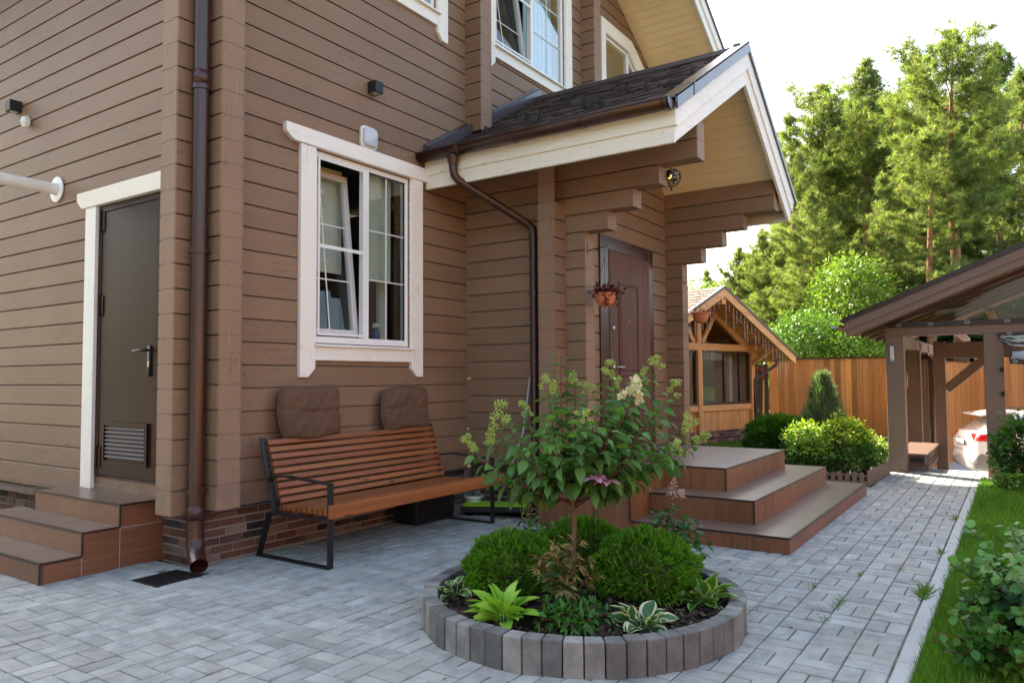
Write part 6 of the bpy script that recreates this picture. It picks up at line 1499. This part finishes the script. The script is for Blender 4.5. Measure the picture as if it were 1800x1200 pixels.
# ================================================================== trees
def make_pine(seed, H, R, base, nl, label, dens=1.0, crook=.5, thick=1.0):
    global rng
    g = np.random.default_rng(seed); t = thing('pine_tree', (0, 0, 0), label, 'tree', 'pines behind the fence'); m = MB(); N_ = 14
    tp = np.array([(crook*sin(i*.5+seed)*.25*(i/N_), crook*cos(i*.37+seed*2)*.25*(i/N_), H*i/N_) for i in range(N_+1)]); rad = [max(.015, thick*.17*(H/13)*(1-i/N_)**.85) for i in range(N_+1)]
    m.tube([tuple(p) for p in tp], rad, 10); P = []; D = []
    for k in range(nl):
        s = base+(1-base)*((k+.5)/nl)**.9*.985; i = min(int(s*N_), N_-1); p0 = tp[i]+(tp[i+1]-tp[i])*(s*N_-i); f = (1-s)/(1-base)
        L = R*max(.05, sin(pi*(f*.74+.10)))**.75*min(1, f*2.3+.12)*g.uniform(.35, 1.25)*(1.25 if g.random() < .2 else 1); a = k*2.4+g.uniform(-.5, .5); el = 1.0*(1-f)**1.5+g.uniform(-.15, .25)
        d = np.array([cos(a)*cos(el), sin(a)*cos(el), sin(el)]); pts = []
        for q in range(7):
            u = q/6; pts.append(p0+d*L*u+np.array([0, 0, -.10*L*sin(pi*u)*f+.14*L*u*u])+g.normal(size=3)*.035*L*u)
        m.tube([tuple(p) for p in pts], [max(.008, .04*(L/R)*(1-u*.85)*(.5+.5*f)) for u in np.linspace(0, 1, 7)], 5); pts = np.array(pts)
        nt_ = max(3, int(L*7*dens))
        for j in range(nt_):
            u = .22+.78*(j+g.random())/nt_; q = min(int(u*6), 5); b = pts[q]+(pts[q+1]-pts[q])*(u*6-q); ax = norm(pts[q+1]-pts[q]); sd_ = norm(np.cross(ax, [0, 0, 1])); sg = 1 if j % 2 else -1
            dd = norm(sd_*sg*g.uniform(.5, 1)+ax*g.uniform(.4, .9)+np.array([0, 0, g.uniform(-.08, .28)])); l2 = L*.30*(1.15-u)*g.uniform(.7, 1.3)+.14
            if g.random() < .4: m.tube([tuple(b), tuple(b+dd*l2*.9)], [.009, .004], 4)
            nn_ = max(2, int(l2/.13))
            for w_ in range(nn_+1):
                for rep in range(2):
                    c = b+dd*l2*(w_+g.random()*.8)/nn_+g.normal(size=3)*[.09, .09, .03]; P.append(c); D.append(dd*.6+np.array([0, 0, .55]))
    m.build('trunk', M['pinebark'], t, smooth=True)
    for q in range(22): u = g.random(); P.append(tp[-1]*1.0+np.array([0, 0, -1.1*u+.10])+g.normal(size=3)*[.16*u+.01, .16*u+.01, .05]); D.append([g.normal()*.4, g.normal()*.4, 1.0])
    P = np.array(P); D = np.array(D); n = len(P); K = 14
    PP = np.repeat(P, K, 0)+g.normal(size=(n*K, 3))*.035; DD = norm(np.repeat(norm(D), K, 0)*.75+norm(g.normal(size=(n*K, 3))))
    tone = np.repeat(g.uniform(.45, 1.45, (n, 1)), K, 0); C = np.clip(np.array([[.165, .22, .072]])*tone*(1+.12*g.normal(size=(n*K, 3))), 0, 1)
    V, Fc, Cc = inst(*NEED, PP, DD, g.normal(size=(n*K, 3)), g.uniform(.13, .26, n*K), .13, C); npmesh('needles', V, Fc, Cc, M['needle'], t); print('pine', seed, n*K); return t
Pa = make_pine(1, 14, 2.9, .13, 80, 'x'); Pb = make_pine(2, 13, 2.7, .16, 66, 'x', .9, .9); Pc = make_pine(3, 12, 1.5, .2, 46, 'x', .85, .3)
Pd = make_pine(4, 14, 2.7, .48, 44, 'x', 1.0, .7, 1.5)
def at_px(px, dep, z=0):
    d = FWD*1+RIGHT*((px-900)/F_PX); return (d[0]*dep, d[1]*dep, z)
pines = [  # proto, px, depth, height at photo (py of top), label
 (Pc, 1398, 30, 190, 'slim pine with a thin straight trunk, first pine right of the porch roof'),
 (Pd, 1452, 33, 140, 'dark pine with a narrow pointed top between the slim pine and the tall group'),
 (Pa, 1530, 31, 92, 'broad pine whose crown tops out left of the tallest pine'),
 (Pb, 1610, 36, 82, 'pine with an open crown just left of the tallest pine'),
 (Pd, 1688, 25, 42, 'tallest pine, thick orange trunk rising above the carport roof'),
 (Pd, 1641, 24, 215, 'shorter pine with a crooked orange trunk directly left of the tallest pine'),
 (Pa, 1768, 35, 62, 'dense pine right of the tallest pine'),
 (Pc, 1812, 30, 110, 'pine cut by the right edge of the picture'),
 (Pb, 1352, 31, 395, 'low bushy pine directly above the garden house roof ridge'),
 (Pa, 1300, 36, 430, 'low pine showing under the stepped porch beams'),
 (Pc, 1245, 34, 470, 'lowest pine at the far left of the row'),
 (Pa, 1480, 42, 205, 'background pine filling behind the narrow pointed pine'),
 (Pa, 1585, 44, 165, 'background pine behind the open crowned pine'),
 (Pb, 1735, 42, 140, 'background pine behind the dense right pine'),
 (Pa, 1385, 40, 350, 'background pine low behind the slim pine'),
 (Pb, 1420, 37, 270, 'background pine between the slim pine and the narrow pointed pine'),
 (Pa, 1660, 41, 150, 'background pine behind the tallest pine'),
 (Pb, 1500, 38, 190, 'background pine left of the broad pine'),
 (Pa, 1330, 38, 435, 'background pine rising between the garden house ridge and the porch roof'),
 (Pb, 1430, 27, 330, 'small pine standing close behind the fence left of the bright leafy tree'),
 (Pc, 1560, 26, 300, 'slender pine close behind the fence right of the bright leafy tree'),
]
used = set(); hts = {Pa: 14, Pb: 13, Pc: 12, Pd: 14}
for i, (pr0, px, dep, py, lab) in enumerate(pines):
    first = pr0 not in used; used.add(pr0)
    o = pr0 if first else copy_tree(pr0)
    x, y, z = at_px(px, dep); Ht = 1.35+(662-py)/F_PX*dep*.99; sc = Ht/hts[pr0]; wsc = max(sc, .62) if Ht > 7 else .55
    o.location = (x, y, -.1); o.scale = (wsc, wsc, sc); o.rotation_euler = (0, 0, i*1.9); o['label'] = lab; o['category'] = 'tree'; o['group'] = 'pines behind the fence'
def leafy_tree(name, px, dep, H, R, z0, n, L, col, label, seed, base=.2):
    g = np.random.default_rng(seed); x, y, _ = at_px(px, dep); t = thing(name, (x, y, 0), label, 'tree'); m = MB(); m.tube([(x, y, -.1), (x+.05, y, H*.5), (x, y+.05, H*.9)], [.10, .07, .02], 8); P = []; D = []
    for k in range(60):
        a = k*2.4; s = base+(1-base)*k/60; f = sin(pi*min(1, (1-s)*.95+.08))**.6; r = R*f*g.uniform(.55, 1.05); c = np.array([x+r*cos(a), y+r*sin(a), H*s]); m.tube([(x, y, H*s*.8), tuple(c)], [.02, .005], 4)
        q = int(n/60); off = g.normal(size=(q, 3))*R*.14*[1, 1, .75]; P.append(c+off); D.append(norm(off)+[0, 0, -.2])
    m.build('trunk', M['twig'], t); P = np.concatenate(P); D = np.concatenate(D)+g.normal(size=(len(P), 3))*.5; n = len(P)
    tone = g.uniform(.7, 1.3, (n, 1)); V, Fc, C = inst(*LEAFS, P, D, g.normal(size=(n, 3)), g.uniform(.6, 1.1, n)*L, .95, np.clip(np.array([col])*tone*(1+.08*g.normal(size=(n, 3))), 0, 1)); npmesh('crown', V, Fc, C, M['leaf'], t); return t
leafy_tree('maple_tree', 1500, 24.5, 5.1, 1.45, 0, 11000, .16, (.16, .255, .035), 'bright yellow green leafy tree in front of the pines', 1)
leafy_tree('leafy_tree', 1415, 23.5, 3.2, 1.2, 0, 9000, .13, (.10, .20, .03), 'mid green leafy tree just above the fence', 2, .3)
leafy_tree('leafy_tree', 1500, 22.8, 2.9, 1.1, 0, 8000, .13, (.16, .29, .035), 'small light green tree just above the fence beside the carport', 3, .3)
leafy_tree('leafy_tree', 1225, 30, 4.9, 1.6, 0, 9000, .16, (.16, .26, .05), 'distant leafy tree behind the hanging pot at the end of the porch', 4, .3)
for i, (bx, by, s_) in enumerate(((-9, 3, .8), (-11, -3, .9), (-7, -9, .8), (-1, -12, .85), (5, -13, .8), (11, -12, .9), (-10, 9, .85), (17, -12, .8), (-8, 8, .8), (-9, 14, .9), (-6, 19, .9), (-13, 12, .9), (-4, 15, .8))):
    o = copy_tree((Pa, Pb)[i % 2]); o.location = (bx, by, -.1); o.scale = (s_, s_, s_*.75); o.rotation_euler = (0, 0, i*1.3); o['label'] = 'pine across the garden, out of view, added to block low sky'; o['group'] = 'unseen pines added across the garden'  # unseen trees added to hide low sky and darken door and window reflections
# far woodland: one soft mass of undergrowth behind the fence line
P = []; n = 60000
px_ = rng.uniform(1180, 1900, n); dp_ = rng.uniform(36, 52, n); hh = rng.random(n); top = 3.2+3.2*np.clip((px_-1200)/250, 0, 1)+.9*np.sin(px_*.031)+.6*np.sin(px_*.083+dp_)
xy = np.array([FWD[:2]*d+RIGHT[:2]*d*(p-900)/F_PX for p, d in zip(px_, dp_)]); P = np.stack([xy[:, 0], xy[:, 1], hh*top], 1)
V, Fc, C = inst(*LEAFS, P, rdir(n)+[0, 0, .3], rdir(n), .42, .8, rcol(n, (.06, .11, .035), .4)); tag(npmesh('far_woodland', V, Fc, C, M['needle'], origin=(40, 8, 0)), kind='stuff')
